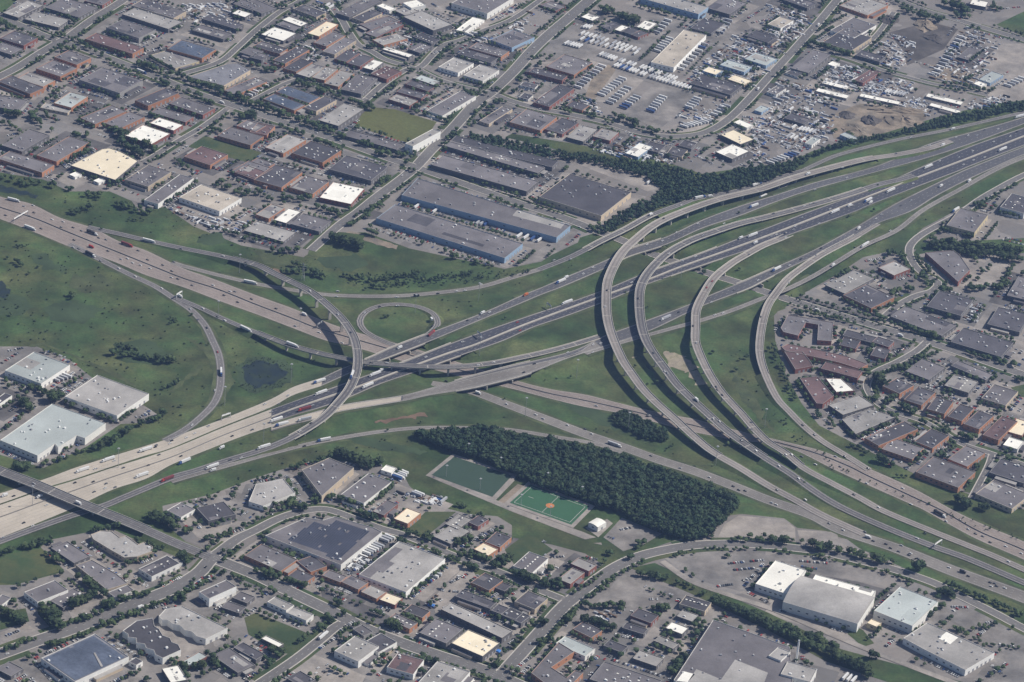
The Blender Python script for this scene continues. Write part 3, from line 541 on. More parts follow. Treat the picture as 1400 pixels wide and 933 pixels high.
street("1460,215 1400,240 1362,260 1337,275 1312,293 1280,310 1255,325 1243,340 1247,358 1262,375 1282,386 1275,398 1250,406 1225,420 1208,435", 10, 'bent right-hand street')
street("1267,468 1252,481 1225,496 1194,511 1185,528 1197,549 1220,563 1265,578 1312,606 1350,619 1400,636 1460,655", 9, 'right-hand factory street'); street("1328,682 1350,640 1356,622", 7, 'short right-hand lane')
street("905,768 945,795 1000,815 1060,835 1130,865 1190,890 1280,925 1350,950", 9, 'arena service road', 'lot_l', kerb=False)
def build_kerbs():
    for o, L, R, dz, ri in KERBS:
        mb = MB(); n, _ = frame((L+R)/2); mid = (L+R)[:, :2]/2; ok = []
        for E_, sg in ((L, 1), (R, -1)):
            A = E_.copy(); B = E_.copy(); B[:, :2] += n*sg*1.4; near = np.zeros(len(A), bool)
            for j, (rn, C, px, L2, R2) in enumerate(ROADS):
                if j == ri or C[:, 2].max() > 3 and rn.startswith(('leftmost', 'second', 'third', 'right', 'tall')): continue
                d = np.linalg.norm(A[:, None, :2]-C[None, :, :2], axis=2); k = d.argmin(1); hw = np.linalg.norm((L2-R2)[:, :2], axis=1)[k]/2
                near |= (d.min(1) < hw+2.5)
            for i in range(1, len(A)):
                if near[i] and near[i-1]: continue
                a0, a1, b0, b1 = A[i-1], A[i], B[i-1], B[i]
                mb.quad((*a0[:2], a0[2]+dz+.13), (*b0[:2], b0[2]+dz+.13), (*b1[:2], b1[2]+dz+.13), (*a1[:2], a1[2]+dz+.13))
                mb.quad((*a0[:2], a0[2]+dz-.1), (*a0[:2], a0[2]+dz+.13), (*a1[:2], a1[2]+dz+.13), (*a1[:2], a1[2]+dz-.1))
        if mb.f: mb.build('kerb', 'kerb', o)
        # grass verges behind the kerbs, broken by drives
        gv = MB(); rr = np.random.default_rng(ri)
        for E_, sg in ((L, 1), (R, -1)):
            on = rr.random() < .7; s_ = cumlen(E_); nxt = rr.uniform(20, 70); wd_ = rr.uniform(3.5, 7.5)
            for i in range(1, len(E_)):
                if s_[i] > nxt: on = not on; nxt = s_[i]+(rr.uniform(40, 130) if on else rr.uniform(8, 35)); wd_ = rr.uniform(3.5, 8)
                if not on: continue
                q = []
                for j in (i-1, i):
                    for off in (1.5, 1.5+wd_): q.append(E_[j][:2]+n[j]*sg*off)
                mid_ = (q[0]+q[3])/2
                if any(np.linalg.norm(C[:, :2]-mid_, axis=1).min() < np.linalg.norm((L2-R2)[0, :2])/2+wd_*.6 for j, (rn, C, px, L2, R2) in enumerate(ROADS) if j != ri) or not all(any(inpoly(v_[None], z)[0] for z in ZONES) for v_ in q): continue
                z = .255+.002*(ri % 12); gv.quad((*q[0], z), (*q[1], z), (*q[3], z), (*q[2], z))
        if gv.f: gv.build('verge', 'lawn', o)
build_kerbs()
# ---------------------------------------------------------------- buildings: roof corners (left, front, right) as seen, height, roof, wall, optional landmark
# lines: tile origin, then  ax ay bx by cx cy h roof wall [flags];  P h roof wall x y x y ... for odd outlines
BT = {
(0, 0): """20 68 100 97 225 25 6 l d
145 98 320 150 370 105 6 l d
250 40 430 97 530 40 6 g d
470 0 560 30 605 -10 6 g r
10 205 130 250 195 205 8 d r
-40 260 60 300 115 265 6 g d
290 315 420 355 505 320 8 g o
190 378 330 420 430 375 8 g o
95 425 235 475 300 440 8 l o
0 440 165 515 235 480 8 d o
-60 560 100 605 125 545 7 g d
425 440 655 510 790 445 9 g g @broad grey warehouse beside the dark car park
300 560 390 590 465 525 8 b o
220 590 370 620 400 592 4 l t
450 640 520 680 665 600 7 g o
580 670 655 705 775 635 7 g o
750 545 810 580 945 500 8 d o
920 570 1110 630 1180 595 7 g r
830 610 1015 670 1055 640 6 g r
815 675 950 715 1005 685 7 w r
675 745 830 790 940 735 8 w r @larger white roof at upper left
740 20 950 100 1005 60 9 g t
665 80 920 160 1000 120 7 l d
580 150 760 210 850 165 9 g g
480 205 725 295 780 260 8 r o
915 265 1105 320 1180 270 8 s o S
800 310 960 375 1105 345 4 l c
P 7 s t 1030 420 1225 470 1370 385 1300 345 1240 350
1230 490 1290 520 1440 440 7 g o
1050 165 1220 215 1270 185 6 g d
1110 100 1290 160 1330 135 6 d d
1265 75 1340 95 1380 75 6 w d
1280 20 1380 60 1430 35 6 g d
1310 285 1390 310 1440 280 6 g d
1190 740 1370 795 1440 745 7 g o
1290 690 1400 722 1460 690 7 g o
1000 860 1150 905 1255 850 7 r o @brown roof beside the small green lawn
10 795 120 830 270 740 7 g d
200 850 310 885 490 780 7 g o
-20 870 230 945 300 905 8 g o
P 8 c d 385 905 630 985 755 880 660 830 600 810 560 815""",
(0, 233): """680 52 810 90 945 12 8 g t
785 165 865 185 1080 50 8 g w @long grey roof with a white side wall
985 145 1200 225 1315 150 8 t w
1275 15 1390 50 1470 15 7 r r
380 22 410 38 445 22 4 w w
515 55 540 70 572 50 4 w w""",
(350, 233): """0 240 70 265 150 205 6 l o
100 270 165 290 240 225 6 w d
195 290 345 335 405 275 6 g d
-80 345 150 392 235 345 4 l d
345 150 520 185 600 100 7 w r @square white roof by the wide rising street
180 95 310 130 405 65 7 g o
-10 50 140 95 250 10 7 d o
-130 0 0 45 90 -10 7 g o
390 0 630 57 735 -15 8 d d
640 275 1360 480 1468 404 9 g b @nearer blue walled warehouse""",
(350, 0): """-60 20 30 75 95 40 6 g d
35 185 150 225 210 180 6 w d
150 105 245 145 280 125 6 w d
110 135 205 170 245 150 6 g d
285 180 345 200 435 130 6 c o
320 230 385 255 470 190 6 g o
365 280 430 300 540 220 6 g t
430 320 495 340 555 290 6 d r
505 340 570 365 620 310 6 d r
585 370 640 385 695 340 6 w d
640 400 715 435 775 385 7 r r
210 45 330 95 380 70 6 d t
440 70 510 95 680 0 7 g d
530 95 590 120 680 70 6 d t
600 180 660 205 790 130 6 g r
590 130 630 165 740 100 6 g r
655 215 695 250 800 200 6 l o
690 270 835 315 860 300 6 w d
840 265 895 290 945 250 6 g d
870 195 960 240 1000 215 6 d d
820 88 970 168 1065 130 9 l d
795 18 850 45 935 32 10 w w
670 30 730 60 760 45 7 w w
765 55 815 85 880 58 7 l d
1065 20 1265 75 1420 -10 11 g w @tall white walled warehouse at the top
1100 160 1155 180 1210 100 5 w w
1290 215 1400 262 1510 200 8 g b
1110 290 1285 345 1325 312 6 d d
1165 262 1340 312 1385 280 8 g o
1000 365 1105 400 1185 345 7 l w
1140 410 1240 445 1315 380 7 l w
865 430 970 465 1010 445 6 b d
815 460 940 500 975 480 6 d r
770 500 905 540 935 515 6 d r
730 540 840 580 880 550 6 l r
945 600 1020 635 1145 510 7 g w
465 490 575 515 665 430 7 g d
375 455 450 475 530 400 6 l o
310 420 375 440 430 375 6 l o
225 400 290 425 360 365 6 l d
100 325 160 350 260 265 6 d o
155 370 220 395 290 335 6 d o
-10 250 130 295 170 265 6 d o
-30 310 30 330 60 300 6 d d
110 500 290 565 350 530 7 s o S
40 540 210 605 270 575 7 s o S
265 585 330 610 430 545 7 d t
340 660 450 690 600 600 7 l d
50 805 150 840 270 765 7 l o
-40 730 60 740 130 695 7 r o
190 840 365 890 475 825 9 d o
-60 900 30 935 100 895 6 g o
490 730 770 820 800 788 6 g d
820 785 858 802 985 712 13 l w @white block at the corner of the olive green park
1225 660 1275 680 1375 590 5 g t
1088 752 1620 916 1645 880 7 d d
1036 796 1540 948 1580 916 7 g d
968 896 1480 1048 1540 992 8 g d""",
(700, 0): """160 25 240 60 290 35 4 g r
385 90 440 115 470 90 5 w d
500 140 530 165 570 130 5 d d
565 160 600 175 625 145 5 w d
610 165 650 190 675 160 5 d d
660 185 690 205 725 175 5 d r
685 145 745 165 780 125 6 w g
690 0 1020 78 1085 42 10 l b
1060 45 1190 80 1290 20 7 g d
980 150 1090 185 1150 125 5 d d
760 340 885 370 1060 190 9 t w @long tan truck terminal
1140 355 1270 395 1310 365 6 b b
1045 385 1115 410 1145 385 5 c b
1185 430 1270 465 1305 440 6 c t
970 455 1195 520 1260 470 7 d d
190 360 340 410 430 340 7 g o
95 390 275 440 300 415 7 d r
125 555 205 585 300 475 7 d r
45 465 125 485 140 465 4 d w
40 530 90 545 110 520 4 d w
300 575 385 605 415 575 5 d o
0 660 155 715 220 635 7 g o
190 700 275 735 335 665 6 d r
305 745 390 775 440 700 6 l d
450 740 535 770 565 720 6 l r
635 830 690 860 715 790 5 w b
730 800 800 835 805 790 5 d d
850 835 930 860 945 820 5 d t
920 790 980 815 990 780 5 d d
1145 735 1250 790 1320 760 7 c d
1115 830 1205 870 1295 825 7 w d @white roof by the truck yard bend
1225 665 1285 700 1310 680 5 w w
1330 600 1365 615 1390 585 5 b b
1290 190 1400 235 1440 200 6 d d
1280 320 1390 360 1440 320 6 b b""",
(700, 233): "155 140 488 250 640 118 9 d t @dark square warehouse beside the tree belt",
(1050, 0): """80 0 215 45 270 20 6 d d
0 130 70 155 130 110 6 t w
345 165 470 210 580 135 7 g w
310 225 455 280 540 200 7 d t
420 20 545 85 610 15 6 l o
130 370 220 400 310 290 6 g d
100 395 160 420 185 400 4 d w
330 350 365 365 385 345 4 w w
480 300 610 340 640 310 6 d d
475 435 520 455 580 385 6 r r
300 450 430 490 440 472 4 w g
270 490 430 540 440 520 4 w g
505 520 715 573 722 555 4 w g
870 520 1055 575 1065 555 4 w g
890 570 1040 622 1050 605 4 w g
100 640 195 680 220 650 5 d d
400 735 470 770 495 755 6 b b
205 780 240 795 265 755 6 b w
1165 430 1215 455 1250 400 6 b b
1135 455 1165 475 1180 455 5 w w
1040 310 1095 330 1140 260 4 g d
0 500 45 520 80 480 5 g w
1105 20 1190 40 1198 10 6 w d""",
(1050, 233): """310 630 420 675 590 595 6 l d
420 678 565 755 680 690 7 d o
595 535 690 575 790 545 7 l r
P 8 g r 860 450 1040 610 1105 545 1050 465 1015 437
970 310 1130 340 1240 255 9 g c
1270 200 1400 235 1460 160 10 d w
870 740 1055 795 1115 705 7 d d
660 805 950 905 1040 850 7 g d
1200 840 1375 885 1430 790 7 d d
1310 680 1420 712 1460 600 7 g d
P 7 g r 70 862 85 885 165 905 207 833 275 845 270 930 348 935 357 832 110 790
410 900 640 962 660 930 5 d d""",
(1050, 466): """0 0 1 1 1 1 0 0 0
1000 5 1275 90 1340 10 7 d d
P 7 r o 75 35 95 55 250 88 390 120 500 155 548 130 430 85 250 45 110 18
P 7 r r 90 60 150 158 245 138 235 118 190 60
295 145 490 205 510 165 8 r r
P 8 r r 175 205 265 342 300 345 360 300 270 195
P 7 w r 315 205 375 282 475 272 400 207
330 350 410 405 580 350 7 l d
P 7 l d 405 430 480 510 700 415 560 370
530 530 605 575 815 480 8 d o
610 610 790 650 880 600 6 g o
800 550 900 590 990 520 7 d o
645 240 720 290 770 235 7 d o
745 320 840 355 910 280 7 d o
750 170 880 215 980 150 6 g d
870 370 965 400 1005 330 9 d o
985 410 1060 440 1110 365 8 d o
1075 450 1155 485 1215 405 8 d o
1180 510 1260 545 1330 430 8 r o
970 240 1095 285 1135 220 7 l d
990 145 1190 215 1240 190 6 g d
1165 315 1300 355 1375 280 7 g t
1285 570 1365 595 1400 550 6 w w @small white roof at the right edge
1315 490 1390 520 1410 440 6 c o
805 720 1040 805 1140 720 8 g o
980 650 1090 690 1200 620 7 g o
1215 715 1400 780 1450 700 6 d d
1125 845 1335 920 1450 850 7 g t
390 20 480 45 500 0 6 d r
560 80 640 100 670 50 6 d r
570 5 660 35 690 5 6 d r""",
(0, 466): """30 160 225 235 378 130 9 b w
355 305 640 410 815 290 10 l w @pale tan roofed white warehouse in the left meadow
P 10 b w 0 545 205 630 300 565 318 585 420 520 465 535 578 452 285 345
-40 330 0 345 65 300 8 d w""",
(350, 466): """P 10 g t 250 705 360 850 450 770 535 695 400 640
465 840 590 890 735 770 8 g w
P 7 l w -40 880 40 905 215 832 150 755 0 785
685 705 740 725 765 695 5 w w""",
(0, 700): """905 -5 990 30 1075 -10 6 g w
1090 -25 1140 50 1280 5 7 d d
285 195 405 280 490 240 6 g d
P 6 g t 415 290 585 425 700 390 640 340 500 260
590 440 630 470 735 430 4 g w
P 7 l t 497 125 510 150 600 205 680 250 750 245 832 215 835 190 790 165 755 178 690 130 655 140 610 106 550 103 @rounded office building by the road bridge
760 310 830 355 980 280 7 d w
130 440 205 495 375 430 8 g w
275 485 345 525 470 455 5 g d
215 805 410 930 715 800 9 s w S @blue solar roofed warehouse at lower left
710 815 745 840 775 815 6 d w
P 9 d w 670 650 700 668 700 685 745 690 745 715 790 722 800 745 840 755 850 780 890 800 990 755 975 725 940 712 930 690 890 675 870 640 845 625 835 580 745 595
P 9 l w 868 570 885 590 915 590 945 612 985 620 1010 645 1050 655 1075 680 1125 695 1245 635 995 515 905 530
1095 435 1145 475 1280 400 12 g w @tall office block by the crossroads
1210 520 1310 555 1345 520 5 g d
1270 470 1350 500 1395 465 5 g d
865 860 935 935 1030 925 7 w d
990 820 1035 845 1135 790 5 b r
1150 790 1300 880 1400 840 6 g d
1280 740 1400 810 1450 780 6 d d
-40 490 10 510 60 470 6 g w
0 850 60 900 110 850 5 g d""",
(350, 700): """P 9 g w 50 130 465 290 690 110 640 85 430 25 365 45 270 32 @largest roof, dark with solar panels
565 340 820 440 1030 255 9 l w @big pale roof next to the dark solar roof
-60 235 135 325 225 260 7 g o
220 270 300 330 390 300 6 d o
180 345 270 390 315 350 6 d o
370 340 460 385 490 350 6 g o
460 385 560 425 620 390 6 g o
570 440 660 475 720 440 6 l o
670 485 760 510 810 475 6 c r
815 535 910 580 945 540 6 d o
725 580 840 640 880 605 7 g o
895 660 1040 720 1130 640 8 g d
1070 715 1240 790 1330 715 9 c d @large cream roof near the blue tarpaulin
1015 530 1345 690 1400 650 8 l d
1085 465 1280 530 1320 495 7 d d
1285 540 1420 590 1460 555 7 d d
1175 385 1275 430 1350 375 7 d o
1310 410 1360 435 1390 400 5 d d
1190 205 1270 240 1325 205 7 c o
1250 165 1335 195 1400 140 7 d o
965 140 1065 175 1190 110 7 l d
1035 65 1105 95 1180 40 7 l d
1170 50 1215 80 1255 35 6 d r
755 35 830 65 900 5 8 c o
640 -5 700 20 770 -45 6 g r
65 490 165 540 205 510 7 l w
170 545 275 595 310 560 7 l w
20 700 125 740 155 725 5 w d
430 760 560 820 670 735 9 l w @two-tier grey building beside the lower street
600 710 670 770 745 700 7 d w
530 640 590 680 640 655 5 g g
715 850 860 890 920 810 8 r w
885 935 1060 1000 1160 870 8 l w
150 920 250 960 340 930 6 d d""",
(700, 700): """0 300 110 335 210 260 7 g w
255 365 320 395 390 330 7 l r
325 280 420 325 460 290 8 l r
15 490 125 535 195 475 7 d t
-60 560 50 610 100 570 7 d d
330 640 435 690 495 650 6 d o
645 570 760 610 805 570 6 d r
605 630 720 670 740 640 6 d d
495 735 600 770 640 740 6 d d
840 635 930 670 965 635 6 w d
770 710 880 750 920 725 6 l d
660 800 790 845 830 800 6 l d
910 510 1055 545 1100 500 7 d t
900 570 985 600 1020 565 5 l d
415 60 470 85 520 60 7 w w V
P 8 g o 105 880 205 955 290 970 330 940 390 880 345 865 300 905 215 850 340 765 255 712
250 710 400 790 445 745 7 b w
410 935 740 1020 840 930 7 g d
P 9 g w 885 920 1100 590 1245 640 1520 740 1540 1000 1000 1010 @giant grey factory roof with white patches""",
(1050, 700): """-65 390 100 450 195 315 10 w w
95 475 490 612 560 460 13 l w V @big arched arena roof
240 375 570 467 590 432 9 w w
580 540 790 625 930 490 12 b w @square pale arena beside the arched one
P 9 l w 740 690 850 750 1080 865 1240 770 1000 660 870 605 @long pale arena with a white skylight frame
545 605 595 630 615 605 7 c c
0 790 70 815 130 770 11 l w
70 885 230 930 265 860 11 l w""",
}
RC = {'g': 'grey', 'd': 'dark grey', 'l': 'light grey', 'w': 'white', 'c': 'cream', 't': 'tan', 's': 'solar panelled', 'r': 'brown', 'b': 'pale blue-grey'}
WCN = {'o': 'orange brick', 'r': 'red brick', 'g': 'grey', 'w': 'white', 't': 'tan', 'b': 'blue', 'd': 'dark', 'c': 'cream'}
BUILD = []      # dict per building
def inset(P, d):
    P = np.array(P)[:, :2]; n = len(P); out = []
    for i in range(n):
        a, b, c = P[i-1], P[i], P[(i+1) % n]; u = (b-a)/np.linalg.norm(b-a); v = (c-b)/np.linalg.norm(c-b)
        nu = np.array([-u[1], u[0]]); nv = np.array([-v[1], v[0]]); k = nu+nv; q = max(1+nu@nv, .35); out.append(b+k*d/q)
    return np.array(out)
UNIT = {}
GREENW = [np.array([W(x, y)[:2] for x, y in tr(p)]) for _, _, p in GREENS]
def unit_meshes():
    for k, mm in (('pale', 'white_metal'), ('grey', 'metal'), ('dark', 'door')):
        a = MB(); a.box(-1.3, 1.3, -.95, .95, .15, 1.5, 0, .08, .08); a.box(-1.1, 1.1, -.75, .75, 0, .15, 0); a.cyl(.35, 0, 1.5, 1.62, .6, .6, 8, 0); a.box(-1.7, -1.3, -.4, .4, .2, .9, 0)
        UNIT[k] = a.mesh('rooftop_unit', mm)
    a = MB(); a.box(-1.7, 1.7, -.12, .1, 0, 3.6); a.box(-1.9, 1.9, -.3, .1, 3.6, 3.85); UNIT['door'] = a.mesh('loading_door', 'door')
    a = MB(); a.box(-1, 1, -.14, .1, 0, 1.5); UNIT['win'] = a.mesh('window', 'glass')
unit_meshes()
def dirs(P): return (P[1]-P[0])/np.linalg.norm(P[1]-P[0])
def building(P, h, rc, wc, flags, lm, ipx):
    """P: anticlockwise roof outline in world metres."""
    h = h+random.uniform(0, .4); P = np.array(P)[:, :2]
    if sum(P[i-1][0]*P[i][1]-P[i][0]*P[i-1][1] for i in range(len(P))) < 0: P = P[::-1]
    A = abs(sum(P[i-1][0]*P[i][1]-P[i][0]*P[i-1][1] for i in range(len(P))))/2
    c = P.mean(0); Q = P-c; n = len(Q)
    big = A > 2600
    root = empty('warehouse' if big else 'industrial_building', (c[0], c[1], 0))
    I = inset(Q, .45); mb = MB(); pz = h-.75
    for i in range(n):
        a, b = Q[i-1], Q[i]; ia, ib = I[i-1], I[i]
        mb.quad((*a, -.3), (*b, -.3), (*b, h), (*a, h)); mb.quad((*a, h), (*b, h), (*ib, h), (*ia, h), 1); mb.quad((*ia, h), (*ib, h), (*ib, pz-.1), (*ia, pz-.1), 0)
    trim = 'kerb' if rc in 'wclb' or wc in 'wt' else 'wall_g'
    mb.build('wall', ['wall_'+wc, trim], root)
    from mathutils.geometry import tessellate_polygon
    if 'V' in flags and n == 4:
        # shallow barrel vault along the longer side
        e0, e1 = np.linalg.norm(Q[1]-Q[0]), np.linalg.norm(Q[2]-Q[1])
        q = Q if e0 >= e1 else np.roll(Q, -1, 0); rise = min(e0, e1)*.10; v = []; f = []; K = 14
        for k in range(K+1):
            t = k/K; z = h-.3+rise*4*t*(1-t); v += [(*(q[0]+(q[3]-q[0])*t), z), (*(q[1]+(q[2]-q[1])*t), z)]
            if k: f.append((2*k-2, 2*k-1, 2*k+1, 2*k))
        f += [tuple(range(0, 2*K+1, 2)), tuple(range(2*K+1, 0, -2))]
        mesh_obj('roof', v, f, 'roof_'+rc, root)
    else:
        t = tessellate_polygon([[Vector((*p, 0)) for p in I]])
        mesh_obj('roof', [(*p, pz) for p in I], [tuple(a) for a in t], 'roof_'+rc, root)
        # rooftop units
        nu = int(np.clip(A/300, 1, 15)) if A > 250 else 0
        mn, mx = I.min(0), I.max(0); u = dirs(Q); rz = math.atan2(u[1], u[0]); k = 0; tries = 0; rnd = random.Random(int(ipx[0]*31+ipx[1]*17))
        if 'S' in flags: nu = min(nu, 3)
        if 'V' not in flags:
            while k < nu and tries < 200:
                tries += 1; p = np.array([rnd.uniform(mn[0], mx[0]), rnd.uniform(mn[1], mx[1])])
                if not inpoly(p[None], I)[0] or polydist(p[None], I)[0] < 3.2: continue
                o = link('rooftop_unit', UNIT[rnd.choice(['pale', 'pale', 'grey', 'dark'])], root); o.location = (*p, pz); s = rnd.uniform(.55, 1.25); o.scale = (s, s, rnd.uniform(.8, 1.3)); o.rotation_euler = (0, 0, rz+rnd.choice([0, math.pi/2])); k += 1
        if 'S' in flags:
            solar(root, I, pz, 'solar_sky_tint' if wc in 'wo' else 'solar')
        elif n == 4 and A > 500:
            e1, e2 = I[1]-I[0], I[3]-I[0]
            for q in range(rnd.choice([0, 1, 1, 2, 3])):
                a0, b0 = rnd.uniform(0, .7), rnd.uniform(0, .7); a1, b1 = min(1, a0+rnd.uniform(.12, .5)), min(1, b0+rnd.uniform(.12, .6)); mm = MB()
                mm.poly([(*(I[0]+e1*x+e2*y), pz+.04+.02*q) for x, y in ((a0, b0), (a1, b0), (a1, b1), (a0, b1))]); mm.build('roof_membrane', 'roof_'+rnd.choice({'g': 'ggddl', 'd': 'ddgg', 'l': 'llg', 'w': 'wl', 'c': 'cct', 't': 'ttl', 'r': 'rrd', 'b': 'bl', 's': 'g'}[rc]), root)
            if rnd.random() < .3:
                sk = MB(); m_ = rnd.randint(3, 6); v_ = rnd.uniform(.25, .75); L1 = np.linalg.norm(e1); L2 = np.linalg.norm(e2); ax, L_, (p1_, p2_) = (e1/L1, L1, (e2/L2, L2)) if L1 > L2 else (e2/L2, L2, (e1/L1, L1))
                for q in range(m_):
                    c_ = I[0]+ax*L_*(q+.7)/(m_+.4)+p1_*p2_*v_; sk.poly([(*(c_+ax*x*1.3+p1_*y*.9), pz+.35) for x, y in ((-1, -1), (1, -1), (1, 1), (-1, 1))])
                sk.build('skylight', 'roof_w', root)
    if n == 4 and 500 < A < 6000:
        rw = random.Random(int(ipx[0]*13+ipx[1]*5))
        for i in range(n):
            a, b = Q[i-1], Q[i]; L = np.linalg.norm(b-a); u = (b-a)/L; nr = np.array([u[1], -u[0]])
            if L < 18 or rw.random() < .72: continue
            s0, s1, dp, hh = L*rw.uniform(.04, .4), L*rw.uniform(.5, .96), rw.uniform(4, 8), min(h-1.2, rw.uniform(3.4, 4.6)); mb = MB()
            c4 = [a+u*s0+nr*.02, a+u*s0+nr*dp, a+u*s1+nr*dp, a+u*s1+nr*.02]
            if any(inpoly((q_+c)[None], g)[0] for q_ in c4 for g in GREENW): continue
            for k in range(3): mb.quad((*c4[k], -.2), (*c4[k], hh), (*c4[k+1], hh), (*c4[k+1], -.2))
            mb.quad(*[(*q_, hh) for q_ in c4][::-1], 1); mb.build('office_wing', ['wall_'+rw.choice([wc, wc, 'g', 't', 'd']), 'roof_'+rw.choice('gdl')], root)
    # doors and windows on the walls towards the sun and towards the viewer
    rnd = random.Random(int(ipx[0]*7+ipx[1]*3)); nd = 0; nw = 0
    for i in range(n):
        a, b = Q[i-1], Q[i]; L = np.linalg.norm(b-a)
        if L < 11: continue
        u = (b-a)/L; nrm = np.array([u[1], -u[0]]); rz = math.atan2(u[1], u[0])
        if nrm[0] > .45 and nd < 6:
            m = int(min(6-nd, L//9)); off = L/(m+1)
            for k in range(m):
                p = a+u*off*(k+1); o = link('loading_door', UNIT['door'], root); o.location = (p[0], p[1], 0); o.rotation_euler = (0, 0, rz); o.scale = (1, 1, min(1, h/6)); nd += 1
        elif nrm[1] < -.4 and nw < 8:
            m = int(min(8-nw, L//8)); off = L/(m+1)
            for k in range(m):
                p = a+u*off*(k+1); o = link('window', UNIT['win'], root); o.location = (p[0], p[1], h*.42); o.rotation_euler = (0, 0, rz); o.scale = (1.5, 1, 1); nw += 1
    BUILD.append(dict(o=root, px=ipx, A=A, h=h, rc=rc, wc=wc, lm=lm, P=P, c=c, flags=flags))
    return root
def solar(root, I, pz, mt='solar'):
    e = [np.linalg.norm(I[i]-I[i-1]) for i in range(len(I))]; i = int(np.argmax(e)); u = (I[i]-I[i-1])/e[i]; v = np.array([-u[1], u[0]])
    uu, vv = I@u, I@v; mb = MB(); pu, pv = 5.8, 2.6; k = 0
    for a in np.arange(uu.min()+2, uu.max()-pu, pu+.25):
        for b in np.arange(vv.min()+2, vv.max()-pv, pv+.35):
            cs = np.array([[a, b], [a+pu, b], [a+pu, b+pv], [a, b+pv]]); P = cs[:, :1]*u+cs[:, 1:]*v
            if not inpoly(P, I).all() or polydist(P, I).min() < .4: continue
            if RNG.random() < .03: continue
            mb.quad((*P[0], pz+.3), (*P[1], pz+.3), (*P[2], pz+.42), (*P[3], pz+.42)); k += 1
    if k: mb.build('solar_array', mt, root)
def load_buildings():
    for (ox, oy), s in BT.items():
        for ln in s.split('\n'):
            lm = None
            if '@' in ln: ln, lm = ln.split('@')
            t = ln.split()
            if t[0] == 'P':
                h, rc, wc = float(t[1]), t[2], t[3]; v = list(map(float, t[4:])); px = [(ox+v[i]/4, oy+v[i+1]/4) for i in range(0, len(v), 2)]
                P = [W(x, y, h)[:2] for x, y in px]; fl = ''
            else:
                v = list(map(float, t[:6])); h = float(t[6])
                if h == 0: continue
                rc, wc = t[7], t[8]; fl = t[9] if len(t) > 9 else ''
                px = [(ox+v[i]/4, oy+v[i+1]/4) for i in (0, 2, 4)]
                a, b, c = [W(x, y, h)[:2] for x, y in px]; u, w_ = a-b, c-b
                ang = math.atan2(u[0]*w_[1]-u[1]*w_[0], u@w_); e = (abs(ang)-math.pi/2)/2*(1 if ang > 0 else -1)
                rot = lambda p, q: np.array([p[0]*math.cos(q)-p[1]*math.sin(q), p[0]*math.sin(q)+p[1]*math.cos(q)])
                u, w_ = rot(u, e), rot(w_, -e); P = [b, b+w_, b+w_+u, b+u]
            pc = PX(np.array([[*np.mean(P, 0), h]]))[0]
            root = building(P, h, rc, wc, fl, lm, pc)
            if lm and lm.startswith('largest roof'):
                solar(root, np.array([W(350+x/4, 700+y/4, h)[:2] for x, y in ((165, 150), (320, 45), (390, 65), (435, 40), (635, 105), (452, 272))])-BUILD[-1]['c'], h-.75)
# blue walled warehouse with a skewed far edge
load_buildings()
building([W(x, y, 9)[:2] for x, y in ((549, 267), (761, 325), (780, 309), (571, 244))], 9, 'g', 'b', '', 'farther blue walled warehouse', np.array([665, 287]))
def roof_patch(lmk, pts, m, dz, name='pale_roof_panel'):
    for b in BUILD:
        if b['lm'] and lmk in b['lm']:
            z = b['h']-.75+dz; P = [W(x, y, z)-np.array([*b['c'], 0]) for x, y in pts]; c = np.mean(P, 0)[:2]
            mb = MB(); mb.poly([(*p[:2], z) for p in P]); mb.build(name, m, b['o'])
roof_patch('giant grey', tr("940,933 952,915 986,929 1005,902 1050,920 1045,933"), 'roof_l', .12)
roof_patch('giant grey', tr("925,931 935,918 950,922 940,933"), 'roof_w', .12)
roof_patch('long pale arena', tr("1283,873 1294,864 1310,872 1299,881"), 'roof_w', .2)
roof_patch('big pale roof', tr("492,785 506,790 551,751 540,748"), 'roof_g', .1, 'dark_roof_strip')
roof_patch('solar roofed warehouse at lower left', tr("128,893 130,892 141,911 138,912"), 'roof_l', .9, 'roof_walkway')
# labels
SHORTS = {}
def short(s):
    for cut in (' beside the', ' at upper', ' at the top', ' at lower', ' with a', ' by the', ' next to', ' near the', ' with white', ' in the left', ', dark', ' at the corner', ' at the right', ' by the wide'):
        if cut in s: s = s[:s.index(cut)]
    return s
EXTRA = [('loop ramp', 545, 440), ('tallest curved ramp', 480, 470), ('dark wood', 800, 650), ('bright green pitch', 752, 690), ('round pond', 362, 512), ('quarry heaps', 1200, 165), ('brown crescent factories', 1110, 495), ('school field', 385, 868), ('road bridge', 90, 682), ('fan-shaped building', 1300, 366), ('junk yard heaps', 1265, 45), ('small copse', 875, 585)]
LMK = []
def rel_lm(px):
    s, q = min(LMK, key=lambda t: np.hypot(*(np.array(t[1])-px))); d = np.array(px)-q
    r = ('right of' if d[0] > 0 else 'left of') if abs(d[0]) > abs(d[1])*1.3 else ('in front of' if d[1] > 0 else 'behind')
    return r, s, float(np.hypot(*d))
